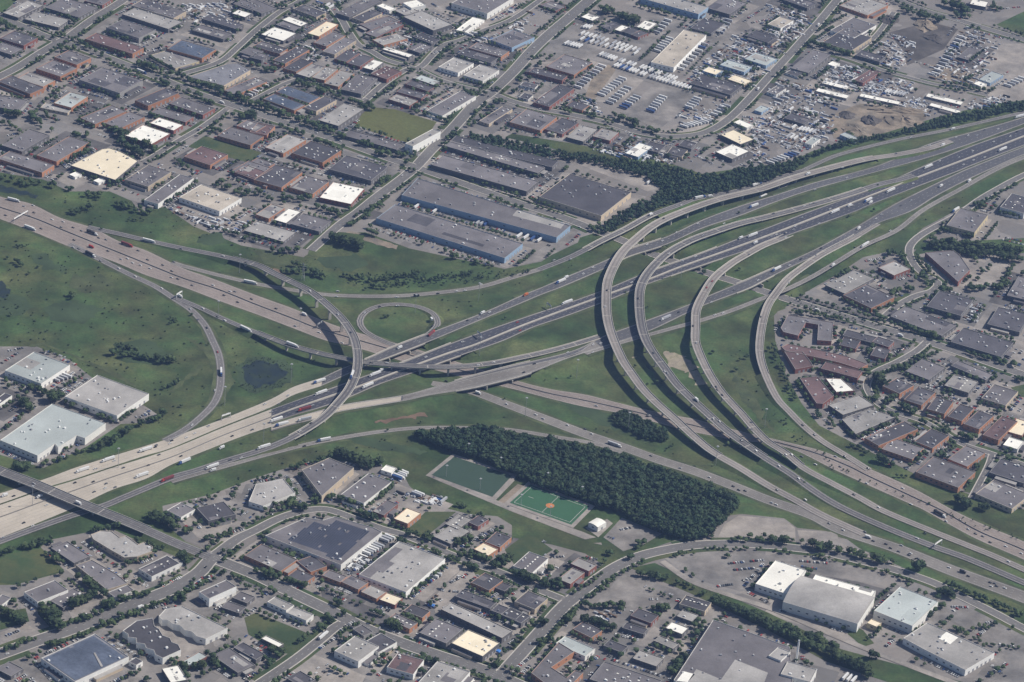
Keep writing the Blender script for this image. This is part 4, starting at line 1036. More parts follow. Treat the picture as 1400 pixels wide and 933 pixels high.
def lab_buildings():
    lms = [b for b in BUILD if b['lm']]
    for b in lms: LMK.append((short(b['lm']), b['px']))
    for s, x, y in EXTRA: LMK.append((s, np.array([x, y])))
    used = {}
    for b in BUILD:
        b['cat'] = 'warehouse' if b['A'] > 2600 else 'building'
        size = 'huge' if b['A'] > 9000 else 'large' if b['A'] > 4000 else 'mid-sized' if b['A'] > 1400 else 'small'
        if b['lm']: continue
        r, s, d = rel_lm(b['px']); b['key'] = (f"{size} {RC[b['rc']]} roofed", b['wc'], r, s); used.setdefault(b['key'], []).append((d, b))
    for k, v in used.items():
        v.sort(key=lambda t: t[0])
        for i, (d, b) in enumerate(v):
            pre = '' if len(v) == 1 else ('nearest ' if i == 0 else ORD[i]+' nearest ')
            tag(b['o'], f"{pre}{k[0]} {b['cat']}, {WCN[k[1]]} walls, {k[2]} {k[3]}", b['cat'], 'industrial buildings')
    for b in lms: tag(b['o'], b['lm'] + (' building' if len(b['lm'].split()) < 4 else ''), b['cat'], 'industrial buildings')
lab_buildings()
def label_rows(rows, what, line, cat, group, words):
    """rows: list of (centre px, members sorted left to right); names each row by the landmark it lies next to."""
    G = {}
    for c, v in rows: r, s, d = rel_lm(c); G.setdefault((r, s), []).append((d, v))
    for (r, s), L in G.items():
        L.sort(key=lambda t: t[0])
        for j, (d, v) in enumerate(L):
            rowp = line if len(L) == 1 else (f"nearest {line}" if j == 0 else f"{ORD[j] if j < 20 else ordw(j)} nearest {line}")
            for i, (o, w_) in enumerate(v): tag(o, f"{ordw(i)} {w_}{what} from left, {rowp} {r} {s}", cat, group)

def auto_lots():
    """The yard each building stands in: its own paving, a little darker or lighter than its neighbour's."""
    rnd = random.Random(5); done = []
    from mathutils.geometry import tessellate_polygon
    GP = [np.array([W(x, y)[:2] for x, y in tr(p)]) for _, _, p in GREENS]
    for b in BUILD:
        P = b['P']; e = np.array([np.linalg.norm(P[i]-P[i-1]) for i in range(len(P))])
        if len(P) > 5: continue
        for ex in (rnd.uniform(14, 24), 10, 6):
            Q = inset(P, -ex)
            if any(inpoly(Q, z).all() for z in ZONES) : break
        else: continue
        r = np.linalg.norm(Q-b['c'], axis=1).max(); lay = 0; used = {l for c, rr, l in done if np.linalg.norm(c-b['c']) < r+rr}
        while lay in used: lay += 1
        done.append((b['c'], r, lay)); z = .06+.006*min(lay, 10)
        struct(mesh_obj('parking_lot', [(*q, z) for q in Q], [tuple(range(len(Q)))], rnd.choice(['lot_g', 'lot_g', 'lot_d', 'lot_l', 'lot_l', 'lot_g', 'street'])))
auto_lots()
# ---------------------------------------------------------------- vehicles
def car_mesh(col, L=4.5, W_=1.85, name='car'):
    a = MB(); h = L/2; w2 = W_/2
    a.box(-h, h, -w2, w2, .32, .85, 0, .08, .05)
    i = len(a.v); a.v += [(-h*.78, -w2*.9, .85), (h*.45, -w2*.9, .85), (h*.45, w2*.9, .85), (-h*.78, w2*.9, .85), (-h*.55, -w2*.74, 1.42), (h*.12, -w2*.74, 1.42), (h*.12, w2*.74, 1.42), (-h*.55, w2*.74, 1.42)]
    for q, m in (((4, 5, 6, 7), 0), ((0, 1, 5, 4), 1), ((1, 2, 6, 5), 1), ((2, 3, 7, 6), 1), ((3, 0, 4, 7), 1)): a.f.append(tuple(i+k for k in q)); a.m.append(m)
    for x in (-h*.62, h*.62):
        for y in (-w2, w2): a.cyl(x, .32, y-.11, y+.11, .33, .33, 8, 2, 'y')
    return a.mesh(name, ['car_'+col, 'glass', 'tyre'])
CARM = {k: car_mesh(k) for k in ('white', 'black', 'silver', 'red', 'blue', 'grey')}
def trailer_mesh(m, L=14.6, wheels=True):
    a = MB(); a.box(-L/2, L/2, -1.28, 1.28, 1.1, 4.05, 0, .03, .03)
    a.box(-L/2+.2, L/2-.4, -.5, .5, .85, 1.1, 1)
    for x in (-L/2+1.3, -L/2+2.6):
        for y in (-1.05, 1.05): a.cyl(x, .5, y-.25, y+.25, .5, .5, 8, 2, 'y')
    a.box(L/2-3.2, L/2-3.0, -.9, -.7, 0, 1.1, 1); a.box(L/2-3.2, L/2-3.0, .7, .9, 0, 1.1, 1)
    return a.mesh('trailer', [m, 'door', 'tyre'])
TRM = {'w': trailer_mesh('car_white'), 'g': trailer_mesh('car_silver'), 'r': trailer_mesh('car_maroon'), 'k': trailer_mesh('car_black'), 'b': trailer_mesh('car_blue'), 'o': trailer_mesh('car_orange')}
def cab_mesh(col):
    a = MB(); a.box(-2.6, .9, -1.2, 1.2, .9, 3.5, 0, .05, .1); a.box(.9, 2.4, -1.0, 1.0, .7, 1.9, 0, .0, .12); a.box(-3.6, -2.6, -.6, .6, .8, 1.15, 2)
    a.quad((.93, -1.0, 2.1), (.93, 1.0, 2.1), (.9, 1.0, 3.1), (.9, -1.0, 3.1), 1)
    for x in (-3.2, -2.0, 1.6):
        for y in (-1.0, 1.0): a.cyl(x, .5, y-.2, y+.2, .5, .5, 8, 2, 'y')
    return a.mesh('cab', [col, 'glass', 'tyre'])
CABM = {'w': cab_mesh('car_white'), 'k': cab_mesh('car_blue'), 'r': cab_mesh('car_red')}
def box_mesh(m):
    a = MB(); a.box(-4.2, 2.0, -1.2, 1.2, .95, 3.6, 0, .02, .02)
    for x in (-2.8, 3.0):
        for y in (-1.0, 1.0): a.cyl(x, .45, y-.18, y+.18, .45, .45, 8, 1, 'y')
    a.box(-4.2, 3.8, -.45, .45, .6, .95, 1); b = MB(); b.box(2.15, 4.1, -1.1, 1.1, .6, 2.5, 0, .25, .08); b.quad((4.0, -.95, 1.6), (4.0, .95, 1.6), (3.88, .95, 2.3), (3.88, -.95, 2.3), 1)
    return a.mesh('cargo_box', [m, 'tyre']), b.mesh('cab', [m, 'glass'])
BXM = {'w': box_mesh('car_white'), 'o': box_mesh('car_orange'), 'k': box_mesh('car_black'), 'r': box_mesh('car_red'), 'g': box_mesh('car_silver')}
V = {(0, 233): "T75,165,w T165,318,w C225,318,k T505,345,k T695,408,r B500,420,r T495,462,k T815,388,w C400,420,w C430,428,k C550,495,k C650,535,w C740,580,w C885,645,w C1040,757,w C1110,755,w C960,690,w B985,690,w T1345,870,w C1230,820,w C1190,800,k C725,505,w C768,517,w C820,535,w C697,482,w C938,585,w C972,593,k C940,550,k C890,517,k C807,488,k C1050,628,k C1165,627,w C1258,660,w C1285,662,k C1225,682,k C1300,720,k C1375,703,k T1370,615,w C1220,467,w C990,428,k C590,440,k C405,380,k C445,330,k C400,312,k C335,310,k C345,280,w C580,378,k C755,438,k C950,500,k C185,230,k C160,250,k C30,245,k C180,190,w C1132,860,k C1345,505,k C662,485,w C540,368,k C130,195,w C285,268,w",
 (350, 233): "C295,658,w C448,785,w C440,690,w C447,660,w C770,693,w B878,687,k C995,673,k C1097,660,w C1143,657,w C1230,623,w C675,745,k C775,740,w C595,778,w B960,815,w C965,850,k B265,790,w C215,850,w C345,885,w T960,895,r B1238,782,w C1220,805,w C1278,775,w C1155,820,k C110,755,k C800,27,w C520,885,k",
 (700, 233): "T1030,150,w B1085,143,w T1340,78,w T1320,198,w T1370,148,w B760,243,w C925,190,w C900,338,w C1017,290,w C823,385,w C740,405,w C443,530,w C390,565,w T265,610,w B295,588,w B75,683,o T300,725,w C830,262,k C983,380,w C1045,355,w C860,455,w C655,612,w B1250,372,w T1315,357,w B1330,398,w C30,830,r C45,875,r C1005,470,w C520,655,k C508,745,w T840,810,g C690,700,k C1090,720,w C1215,655,k C1272,628,w C1345,600,w C1110,790,w C1155,780,w C1095,605,r C1065,640,r C1360,800,k C1295,460,k C1160,290,w C1180,120,k C370,310,w C235,258,k C230,490,w C320,485,w C910,775,k C990,850,k",
 (1050, 233): "T670,113,w T545,167,w B560,178,w T365,228,w B445,195,w C795,72,w C432,40,w C258,105,w B218,22,w C265,175,w C235,180,w C200,195,w C187,257,w C150,305,w C140,323,w C97,365,w C48,350,w C280,290,w C340,210,w B1100,60,w B945,88,w C783,163,w C727,192,k C620,240,w C592,263,w B495,320,w C290,425,k C260,465,k T45,543,w C118,518,w T530,410,w C670,330,w B355,522,w C115,615,w C180,485,k T1025,220,w B270,768,w B725,905,w C90,345,k C20,360,w C460,190,w C250,180,k C30,235,k",
 (1050, 0): "B1010,708,w C785,752,w B955,795,w C1030,750,w C1095,740,w C1145,740,w C1260,705,w C885,795,w C1185,710,k T1282,820,w T875,915,w C1120,825,w C1045,860,w C1235,775,w C1325,745,w T1375,640,w C1125,875,w C1185,860,w C700,840,k C408,915,w B405,15,w B275,140,w C940,880,w C1070,900,w C1360,720,k C1070,875,w C240,165,w",
 (0, 466): "T795,598,w T590,652,w T450,710,w B25,848,w T1008,663,w T775,738,w B1212,587,w T915,758,r T1160,690,w C625,655,w C870,622,k C675,693,k C580,780,k C630,800,k C515,825,k C410,775,k C510,770,k C520,700,w C575,805,w C930,560,w C1140,465,w C1065,505,w C855,570,k C940,545,k C1270,520,k C990,630,k C810,680,k T1210,175,w C1190,60,r C1175,270,w C1050,460,w C1380,485,k B430,890,w C185,780,w C255,897,w B215,855,w C1320,640,w C1260,650,k B1165,710,w C780,605,k C75,848,k C1020,528,w C850,580,k",
 (350, 466): "T200,25,w T650,185,w B685,163,w T610,248,w T525,190,w T355,287,w T110,435,w T140,460,w T265,375,r C310,352,w C85,388,w C285,368,w T345,225,w C175,298,w C50,345,w C440,330,w T370,545,w T42,583,w C240,492,w C300,450,k C265,575,k C715,120,w C1215,133,w C1300,117,w C930,88,w T265,432,g B785,40,w C1040,220,k C1365,200,w C1065,243,k B1215,288,w C1370,345,w C470,10,w C630,120,k C125,345,k C1130,5,w",
 (700, 466): "C305,63,w C445,20,w C485,12,w C280,42,w C443,62,w C65,172,k C122,125,k C460,355,w C130,403,w C170,425,w C303,460,w C435,508,w C400,483,k T562,570,g C760,628,k C920,695,w C1080,745,w C1210,795,k C1240,815,k C1275,820,k C1010,10,w C1118,250,k C1120,268,k C1150,295,k C835,165,w C775,65,k B1010,325,w C1100,425,w C1135,440,w C1255,545,k C1335,600,w C1310,485,k C755,410,w C740,412,k C850,175,w C1205,495,k",
 (1050, 466): "C190,460,k C255,513,k C420,632,k C548,697,k C260,675,w C395,688,k C540,778,w C737,805,w C782,893,w C130,622,w C185,632,k C60,683,w C168,752,w C205,868,w C470,840,k C605,910,w C98,622,w C45,895,w C20,885,w C50,815,k C370,632,w",
 (1050, 700): "T940,15,k C975,50,w C1050,42,k C1095,93,w C1135,118,k C1175,132,k C1215,165,k C1300,187,w C1385,225,w B548,140,w C410,98,w C335,62,k C530,108,k C575,158,k C645,175,k C670,197,k C730,182,w C715,215,k C780,225,w C820,255,k C770,235,k C990,303,w B1065,330,k C1095,350,k C1215,385,k C1295,415,w C1220,405,w C1315,270,w C815,143,w C1240,390,k C860,115,k C1250,405,k",
 (350, 700): "T370,678,w C1225,880,k C40,365,w C850,690,w", (0, 700): "B770,522,w C40,775,w C1215,212,w C180,75,w C130,58,k C15,140,w C1125,300,k", (700, 700): "C100,720,w C560,350,w C640,300,k", (0, 0): "T775,395,w B1215,563,w C1318,595,w C840,540,w C210,300,w", (350, 0): "C1270,528,k C890,850,w C460,770,w C330,725,w C1010,760,w", (700, 0): "C310,80,w C200,150,w C120,260,w B1345,490,w C155,595,w C90,290,w"}
RCAT = np.concatenate([np.c_[r[2], np.full(len(r[2]), i), np.arange(len(r[2]))] for i, r in enumerate(ROADS)])
CARS = []; TRUCKS = []; VANS = []
def nearest_road(x, y):
    k = int(np.argmin((RCAT[:, 0]-x)**2+(RCAT[:, 1]-y)**2)); i, j = int(RCAT[k, 2]), int(RCAT[k, 3])
    C = ROADS[i][1]; a, b = C[max(j-1, 0)], C[min(j+1, len(C)-1)]
    return ROADS[i][0], C[j][2]+.08, math.atan2(*(b-a)[[1, 0]])
def load_vehicles():
    for (ox, oy), s in V.items():
        for e in s.split():
            t = e[0]; x, y, c = e[1:].split(','); x, y = ox+float(x)/4, oy+float(y)/4
            rn, z, rz = nearest_road(x, y); p = W(x, y, z+.8); p[2] = z
            if p[0]-math.floor(p[0]) > .5 and t == 'C': pass
            rec = dict(px=(x, y), c=c, rn=rn)
            if t == 'C':
                k = {'w': random.choice(['white', 'white', 'white', 'silver']), 'k': random.choice(['black', 'grey', 'black']), 'r': 'red'}[c]
                o = link('car', CARM[k]); o.location = p; o.rotation_euler = (0, 0, rz); rec.update(o=o, cn=k); CARS.append(rec)
            elif t == 'T':
                o = empty('semi_truck', p, rz); b = link('trailer', TRM[c], o); b.location = (-2.5, 0, 0); q = link('cab', CABM['k' if c == 'w' and random.random() < .35 else 'r' if c == 'r' else 'w'], o); q.location = (7.4, 0, 0)
                rec.update(o=o, cn={'w': 'white', 'k': 'black', 'r': 'dark red', 'g': 'silver'}[c]); TRUCKS.append(rec)
            else:
                o = empty('box_truck', p, rz); link('cargo_box', BXM[c][0], o); link('cab', BXM[c][1], o); rec.update(o=o, cn={'w': 'white', 'k': 'black', 'r': 'red', 'o': 'orange', 'g': 'silver'}[c]); VANS.append(rec)
    for L, cat, nm, grp in ((CARS, 'car', 'car', 'cars driving on the roads'), (TRUCKS, 'truck', 'articulated truck', 'long trucks on the motorways'), (VANS, 'box truck', 'box truck', 'box trucks on the roads')):
        G = {}
        for r in L: G.setdefault((r['cn'], r['rn']), []).append(r)
        for (cn, rn), v in G.items():
            v.sort(key=lambda r: r['px'][0])
            for i, r in enumerate(v):
                tag(r['o'], (f"only {cn} {nm} on the {rn}" if len(v) == 1 else f"{ordw(i)} {cn} {nm} from the left on the {rn}"), cat, grp)
load_vehicles()
# parked cars: rows x0,y0,x1,y1,n
PR = {(0, 700): "245,775,350,735,10 180,810,280,920,14 700,710,830,800,11 830,530,960,490,10 1100,365,1180,350,8 1180,500,1280,425,9 130,500,180,540,4 30,680,110,650,6 610,280,650,305,3 440,160,510,210,6 740,360,770,380,3 1340,680,1395,700,5 1350,570,1400,525,6 250,760,330,760,6 1050,430,1100,370,5 780,400,810,410,3",
 (350, 700): "480,320,640,262,12 490,300,600,270,8 1060,390,1160,340,9 1010,430,1110,440,9 975,465,1020,490,4 1120,195,1195,150,7 1200,160,1320,80,9 640,545,700,550,5 660,520,740,530,5 345,750,450,680,12 460,650,540,600,8 1260,550,1320,590,6 860,630,900,600,3 1140,510,1280,585,9 330,410,400,430,3 30,470,60,450,3 650,150,740,130,6 1370,600,1400,620,3 1180,60,1240,70,3 1100,355,1150,360,5 1190,420,1230,430,3",
 (700, 700): "30,850,140,770,11 590,100,650,88,5 510,130,560,150,3 1180,285,1380,265,13 1210,320,1330,310,9 1120,410,1210,398,8 1290,440,1400,500,7 560,670,680,700,9 225,250,290,245,4 400,248,470,262,5 30,690,75,680,4 165,160,185,170,2 1260,380,1300,365,4 600,660,680,690,5 40,900,100,840,6 930,560,1000,585,4 750,480,800,480,4 830,440,880,460,3 1040,380,1060,385,2 700,395,760,425,3",
 (1050, 700): "170,270,340,285,13 60,540,110,555,5 560,680,590,690,4 1010,545,1040,530,3 180,300,270,315,8 1000,520,1100,525,6 1260,725,1380,745,7 1220,840,1300,905,8 1130,690,1185,650,6 1190,610,1250,600,5 230,245,330,270,8 640,740,690,700,3 1290,830,1310,840,3",
 (0, 466): "5,600,170,695,13 10,490,110,400,11 740,420,820,402,7 30,60,130,40,5", (350, 466): "640,690,690,682,4 830,850,900,860,4 860,880,960,890,5 -10,775,80,765,5 160,740,230,790,3 680,860,740,800,4",
 (1050, 466): "320,40,550,145,18 600,95,760,40,9 1150,560,1220,592,6 920,602,1020,572,7 960,100,1230,190,14 1330,322,1380,300,4 1240,640,1330,665,6 270,400,340,460,5 500,40,560,130,6 690,330,740,320,3 1300,400,1340,420,3 650,690,690,670,3 940,430,960,450,2 560,200,600,215,2 1180,270,1220,240,4 770,205,840,240,4",
 (1050, 233): "1110,830,1170,735,11 1100,820,1150,735,8 1260,362,1400,392,10 560,770,640,742,8 1255,700,1340,560,10 520,500,620,482,6 360,850,370,930,6 440,860,490,870,4 620,580,700,600,5 1280,380,1400,410,8 1130,470,1200,490,5 160,920,200,900,4 180,870,200,850,3 990,880,1040,860,5",
 (0, 0): "430,500,590,545,9 440,535,580,575,9 460,570,560,605,7 470,490,600,530,8 660,540,770,482,8 200,810,330,770,8 40,745,100,730,4 560,285,700,320,6 250,640,330,660,5 60,820,10,800,3 1080,720,1100,700,2 860,780,950,740,4",
 (350, 0): "530,370,565,395,5 420,350,540,382,9 220,240,330,300,9 230,270,320,320,8 250,290,300,320,5 950,300,1010,280,5 330,10,440,60,8 760,240,840,210,5 1010,620,1140,560,7 600,500,680,450,6 700,520,740,520,3 -10,480,50,460,6 350,40,420,20,5 780,170,860,190,5 560,660,520,700,4 150,740,60,720,5 0,780,50,770,3 460,450,510,480,3 1080,590,1130,560,4 940,520,1000,510,4",
 (700, 0): "1200,220,1340,260,11 1210,250,1380,300,11 1210,280,1380,350,10 960,440,1060,362,10 310,770,440,782,9 440,820,620,850,13 460,790,600,830,10 900,640,960,590,6 1300,330,1390,370,8 60,130,170,150,7 30,180,120,200,6 10,30,100,10,6 1260,640,1390,650,8 1310,720,1400,740,7 1330,850,1400,870,6 620,720,700,760,8 640,740,720,790,6 1110,550,1200,560,7 100,700,150,730,4 40,690,90,700,4 720,760,850,790,8 250,600,320,560,6 1290,100,1390,40,10 1300,130,1390,110,7 1000,850,1100,900,8 1130,770,1160,750,3",
 (1050, 0): "0,60,250,120,16 0,40,200,85,12 100,470,230,500,11 70,500,180,540,9 340,420,480,372,12 350,430,480,390,12 370,440,490,410,10 640,450,790,482,13 600,490,750,530,11 0,690,100,660,9 60,750,200,812,12 1160,570,1290,560,10 720,560,860,560,10 1130,170,1290,212,12 0,210,110,260,9 0,250,100,300,9 0,300,60,330,6 20,560,110,590,7 0,650,90,690,9 20,770,190,830,12 330,700,270,780,8 290,720,250,790,6 980,200,1060,90,10 620,180,760,210,9 640,200,760,230,9 800,340,880,360,6 1000,360,1100,380,7 1180,60,1380,40,14 1100,210,1200,290,9 1180,540,1300,550,9 540,480,580,440,5 700,360,800,280,8 940,460,1090,490,9 230,420,330,460,7"}
from mathutils.kdtree import KDTree
KD = KDTree(len(RCAT))
for i_, r_ in enumerate(RCAT): KD.insert((r_[0], r_[1]*1.9, 0), i_)
KD.balance()
def boxed(P): P = np.asarray(P); return P, (*P.min(0), *P.max(0))
def inside(p, P, e): return e[0] <= p[0] <= e[2] and e[1] <= p[1] <= e[3] and bool(inpoly(p[None], P)[0])
GREENP = [boxed([W(x, y)[:2] for x, y in tr(p)]) for _, _, p in GREENS]; ZONEP = [boxed(z) for z in ZONES]; BUILDP = [boxed(b['P']) for b in BUILD]
def in_zone(p): return any(inside(p, z, e) for z, e in ZONEP)
def near_building(p, gap):
    for P, e in BUILDP:
        if e[0]-gap <= p[0] <= e[2]+gap and e[1]-gap <= p[1] <= e[3]+gap and (inpoly(p[None], P)[0] or polydist(p[None], P)[0] < gap): return True
    return False
def clear(p, px, gap=3.0):
    """True when the spot is taken by a road, a lawn or a building."""
    if KD.find((px[0], px[1]*1.9, 0))[2] < 9+gap: return True
    if any(inside(p, g, e) for g, e in GREENP): return True
    return near_building(p, gap)
def load_parked():
    P = []
    for (ox, oy), s in PR.items():
        for e in s.split():
            x0, y0, x1, y1, n = map(float, e.split(',')); n = int(n); a = W(ox+x0/4, oy+y0/4)[:2]; b = W(ox+x1/4, oy+y1/4)[:2]
            rz = math.atan2(*(b-a)[[1, 0]])+math.pi/2; L = np.linalg.norm(b-a); m = max(n, int(L/3.1)) if L/n < 9 else n
            for k in range(m):
                if random.random() < .2: continue
                p = a+(b-a)*((k+.5)/m); P.append((PX(np.array([[*p, 0]]))[0], p, rz+(random.random()-.5)*.06+random.choice([0, math.pi]), (ox, oy, e)))
    rnd = random.Random(9)
    for b in BUILD:                                              # cars standing along the sunny side of many buildings
        Q = b['P']; 
        for i in range(len(Q)):
            u = Q[i]-Q[i-1]; L = np.linalg.norm(u); u = u/L; nn = np.array([u[1], -u[0]])
            if L < 18: continue
            for off in [rnd.uniform(5, 8)]*(rnd.random() < .6)+[rnd.uniform(13, 18)]*(rnd.random() < .45)+[rnd.uniform(22, 27)]*(rnd.random() < .25):
              fill = rnd.uniform(.2, .75)
              for s in np.arange(3, L-2, 2.9):
                if rnd.random() > fill: continue
                p = Q[i-1]+u*s+nn*off; px = PX(np.array([[*p, 0]]))[0]
                if not in_zone(p) or clear(p, px): continue
                P.append((px, p, math.atan2(nn[1], nn[0])+rnd.uniform(-.05, .05), None))
    P.sort(key=lambda t: -t[0][1]+(1e4 if t[3] is None else 0))
    cols = ['white', 'white', 'silver', 'black', 'black', 'grey', 'grey', 'red', 'blue', 'white', 'silver']
    rows = {}; rest_v = []; rest_f = []; rest_m = []
    base = {}
    for i, (px, p, rz, row) in enumerate(P):
        k = random.choice(cols)
        if i < 295 and -6 < px[0] < 1406 and px[1] < 938:
            o = link('parked_car', CARM[k]); o.location = (p[0], p[1], .2); o.rotation_euler = (0, 0, rz); rows.setdefault(row, []).append((px, o, k))
        else:
            me = CARM[k]
            if k not in base:
                v = np.zeros(len(me.vertices)*3); me.vertices.foreach_get('co', v); base[k] = (v.reshape(-1, 3), [tuple(q.vertices) for q in me.polygons], [q.material_index for q in me.polygons])
            v, f, mi = base[k]; c, s_ = math.cos(rz), math.sin(rz); off = len(rest_v)
            q = np.stack([v[:, 0]*c-v[:, 1]*s_+p[0], v[:, 0]*s_+v[:, 1]*c+p[1], v[:, 2]+.16], 1)
            rest_v.extend(map(tuple, q)); rest_f.extend(tuple(a+off for a in g) for g in f); ci = list(CARM).index(k); rest_m.extend(ci*3+a for a in mi)
    mats = [x for k in CARM for x in ('car_'+k, 'glass', 'tyre')]
    o = mesh_obj('parked_cars', rest_v, rest_f, mats, midx=rest_m); o['kind'] = 'stuff'; o['label'] = 'many small parked cars filling the farther yards and lots'
    R_ = []
    for (ox, oy, e), v in rows.items():
        x0, y0, x1, y1, n = map(float, e.split(',')); v.sort(key=lambda t: t[0][0])
        R_.append((np.array([ox+(x0+x1)/8, oy+(y0+y1)/8]), [(o, '') for px, o, k in v]))
    label_rows(R_, 'parked car', 'parking row', 'parked car', 'cars parked in the lots', None)
load_parked()
# parked trailers: rows along yards
TR = {(700, 0): "375,185,700,285,15 370,215,690,300,12 480,300,690,370,14 560,360,690,400,8 700,370,900,440,12 700,405,980,490,16 290,240,380,262,6 390,150,450,160,4 350,490,500,360,9 480,530,610,430,9 525,575,640,480,7 600,600,690,530,6 750,620,830,530,7 785,290,880,200,8 910,390,1060,240,9 930,700,1080,665,8 1100,640,1180,580,5 960,600,1020,540,5 780,190,860,110,5 1130,190,1190,110,5",
 (1050, 0): "910,420,1060,200,12 300,455,430,490,5 640,505,750,525,7 1280,490,1400,430,6 130,700,260,730,7 100,750,200,775,5 0,900,160,840,8", (350, 700): "590,235,680,185,6 925,385,995,340,4 690,165,740,140,3", (350, 466): "765,760,810,720,5 870,850,900,840,2 950,885,1040,880,3", (0, 466): "290,225,380,195,4", (700, 466): "", (1050, 700): "410,905,480,930,3", (350, 233): "830,190,1030,240,2 1205,290,1270,300,3", (700, 233): "20,360,170,390,4 740,70,760,72,1", (0, 0): "1335,540,1400,500,4 770,220,840,200,3", (350, 0): "-10,500,60,470,4 760,240,840,210,4 380,30,440,60,3 1150,200,1240,180,3"}
def load_trailers():
    R_ = []
    for (ox, oy), s in TR.items():
        for e in s.split():
            x0, y0, x1, y1, n = map(float, e.split(',')); n = int(n); a = W(ox+x0/4, oy+y0/4)[:2]; b = W(ox+x1/4, oy+y1/4)[:2]
            rz = math.atan2(*(b-a)[[1, 0]]); gz = math.radians(-29); 
            along = min((gz, gz+math.pi/2), key=lambda q: abs(math.cos(rz-q)))
            mem = []
            for k in range(n):
                if random.random() < .08: continue
                p = a+(b-a)*((k+.5)/n); m = random.choice(['w']*12+['g']*6+['b'])
                o = link('parked_trailer', TRM[m]); o.location = (p[0], p[1], .2); o.rotation_euler = (0, 0, along+random.choice([0, math.pi]))
                mem.append((PX(np.array([[*p, 0]]))[0][0], o))
            mem.sort(key=lambda t: t[0]); R_.append((np.array([ox+(x0+x1)/8, oy+(y0+y1)/8]), [(o, '') for _, o in mem]))
    label_rows(R_, 'trailer', 'trailer row', 'trailer', 'trailers parked in the yards', None)
load_trailers()
# ---------------------------------------------------------------- trees
def tree_arrays(seed, lobes=7, leaves=70, squash=.85):
    """Crown of rough leaf masses plus loose leaf clumps, unit size (height about 1)."""
    r = np.random.default_rng(seed); v = []; f = []
    import bmesh
    bm = bmesh.new(); bmesh.ops.create_icosphere(bm, subdivisions=1, radius=1); bm.verts.ensure_lookup_table()
    iv = np.array([q.co[:] for q in bm.verts]); fi = [tuple(q.index for q in p.verts) for p in bm.faces]; bm.free()
    for k in range(lobes):
        a = r.uniform(0, 2*math.pi); d = r.uniform(0, .24) if k else 0; z = r.uniform(.38, .78) if k else .6; s = r.uniform(.17, .27) if k else .30
        q = iv*(1+r.uniform(-.28, .28, (len(iv), 1)))*s*np.array([1, 1, squash])+np.array([d*math.cos(a), d*math.sin(a), z]); o = len(v); v.extend(q); f.extend(tuple(i+o for i in t) for t in fi)
    for k in range(leaves):
        a = r.uniform(0, 2*math.pi); u = r.uniform(-1, 1); rad = r.uniform(.30, .46); c = np.array([rad*math.sqrt(1-u*u)*math.cos(a), rad*math.sqrt(1-u*u)*math.sin(a), .58+rad*.85*u]); 
        if c[2] < .22: continue
        e1 = r.normal(size=3); e1 /= np.linalg.norm(e1); e2 = np.cross(e1, r.normal(size=3)); e2 /= np.linalg.norm(e2); s = r.uniform(.04, .085); o = len(v)
        v.extend([c+e1*s, c+e2*s, c-e1*s, c-e2*s]); f.append((o, o+1, o+2, o+3))
    return np.array(v), f
TV = [tree_arrays(s) for s in range(6)]; TL = [tree_arrays(20+s, 4, 16) for s in range(6)]
def _me(name, v, f, m):
    me = D.meshes.new(name); me.from_pydata([tuple(map(float, q)) for q in v], [], f); me.materials.append(M[m]); me.update(); return me
CROWN = [_me('crown', v, f, 'leaf') for v, f in TV]
tb = MB(); tb.cyl(0, 0, -.02, .5, .035, .018, 6)
for a in (0.3, 2.4, 4.4): tb.bar((0, 0, .34), (.16*math.cos(a), .16*math.sin(a), .56), .010)
TRUNK = tb.mesh('trunk', 'bark')
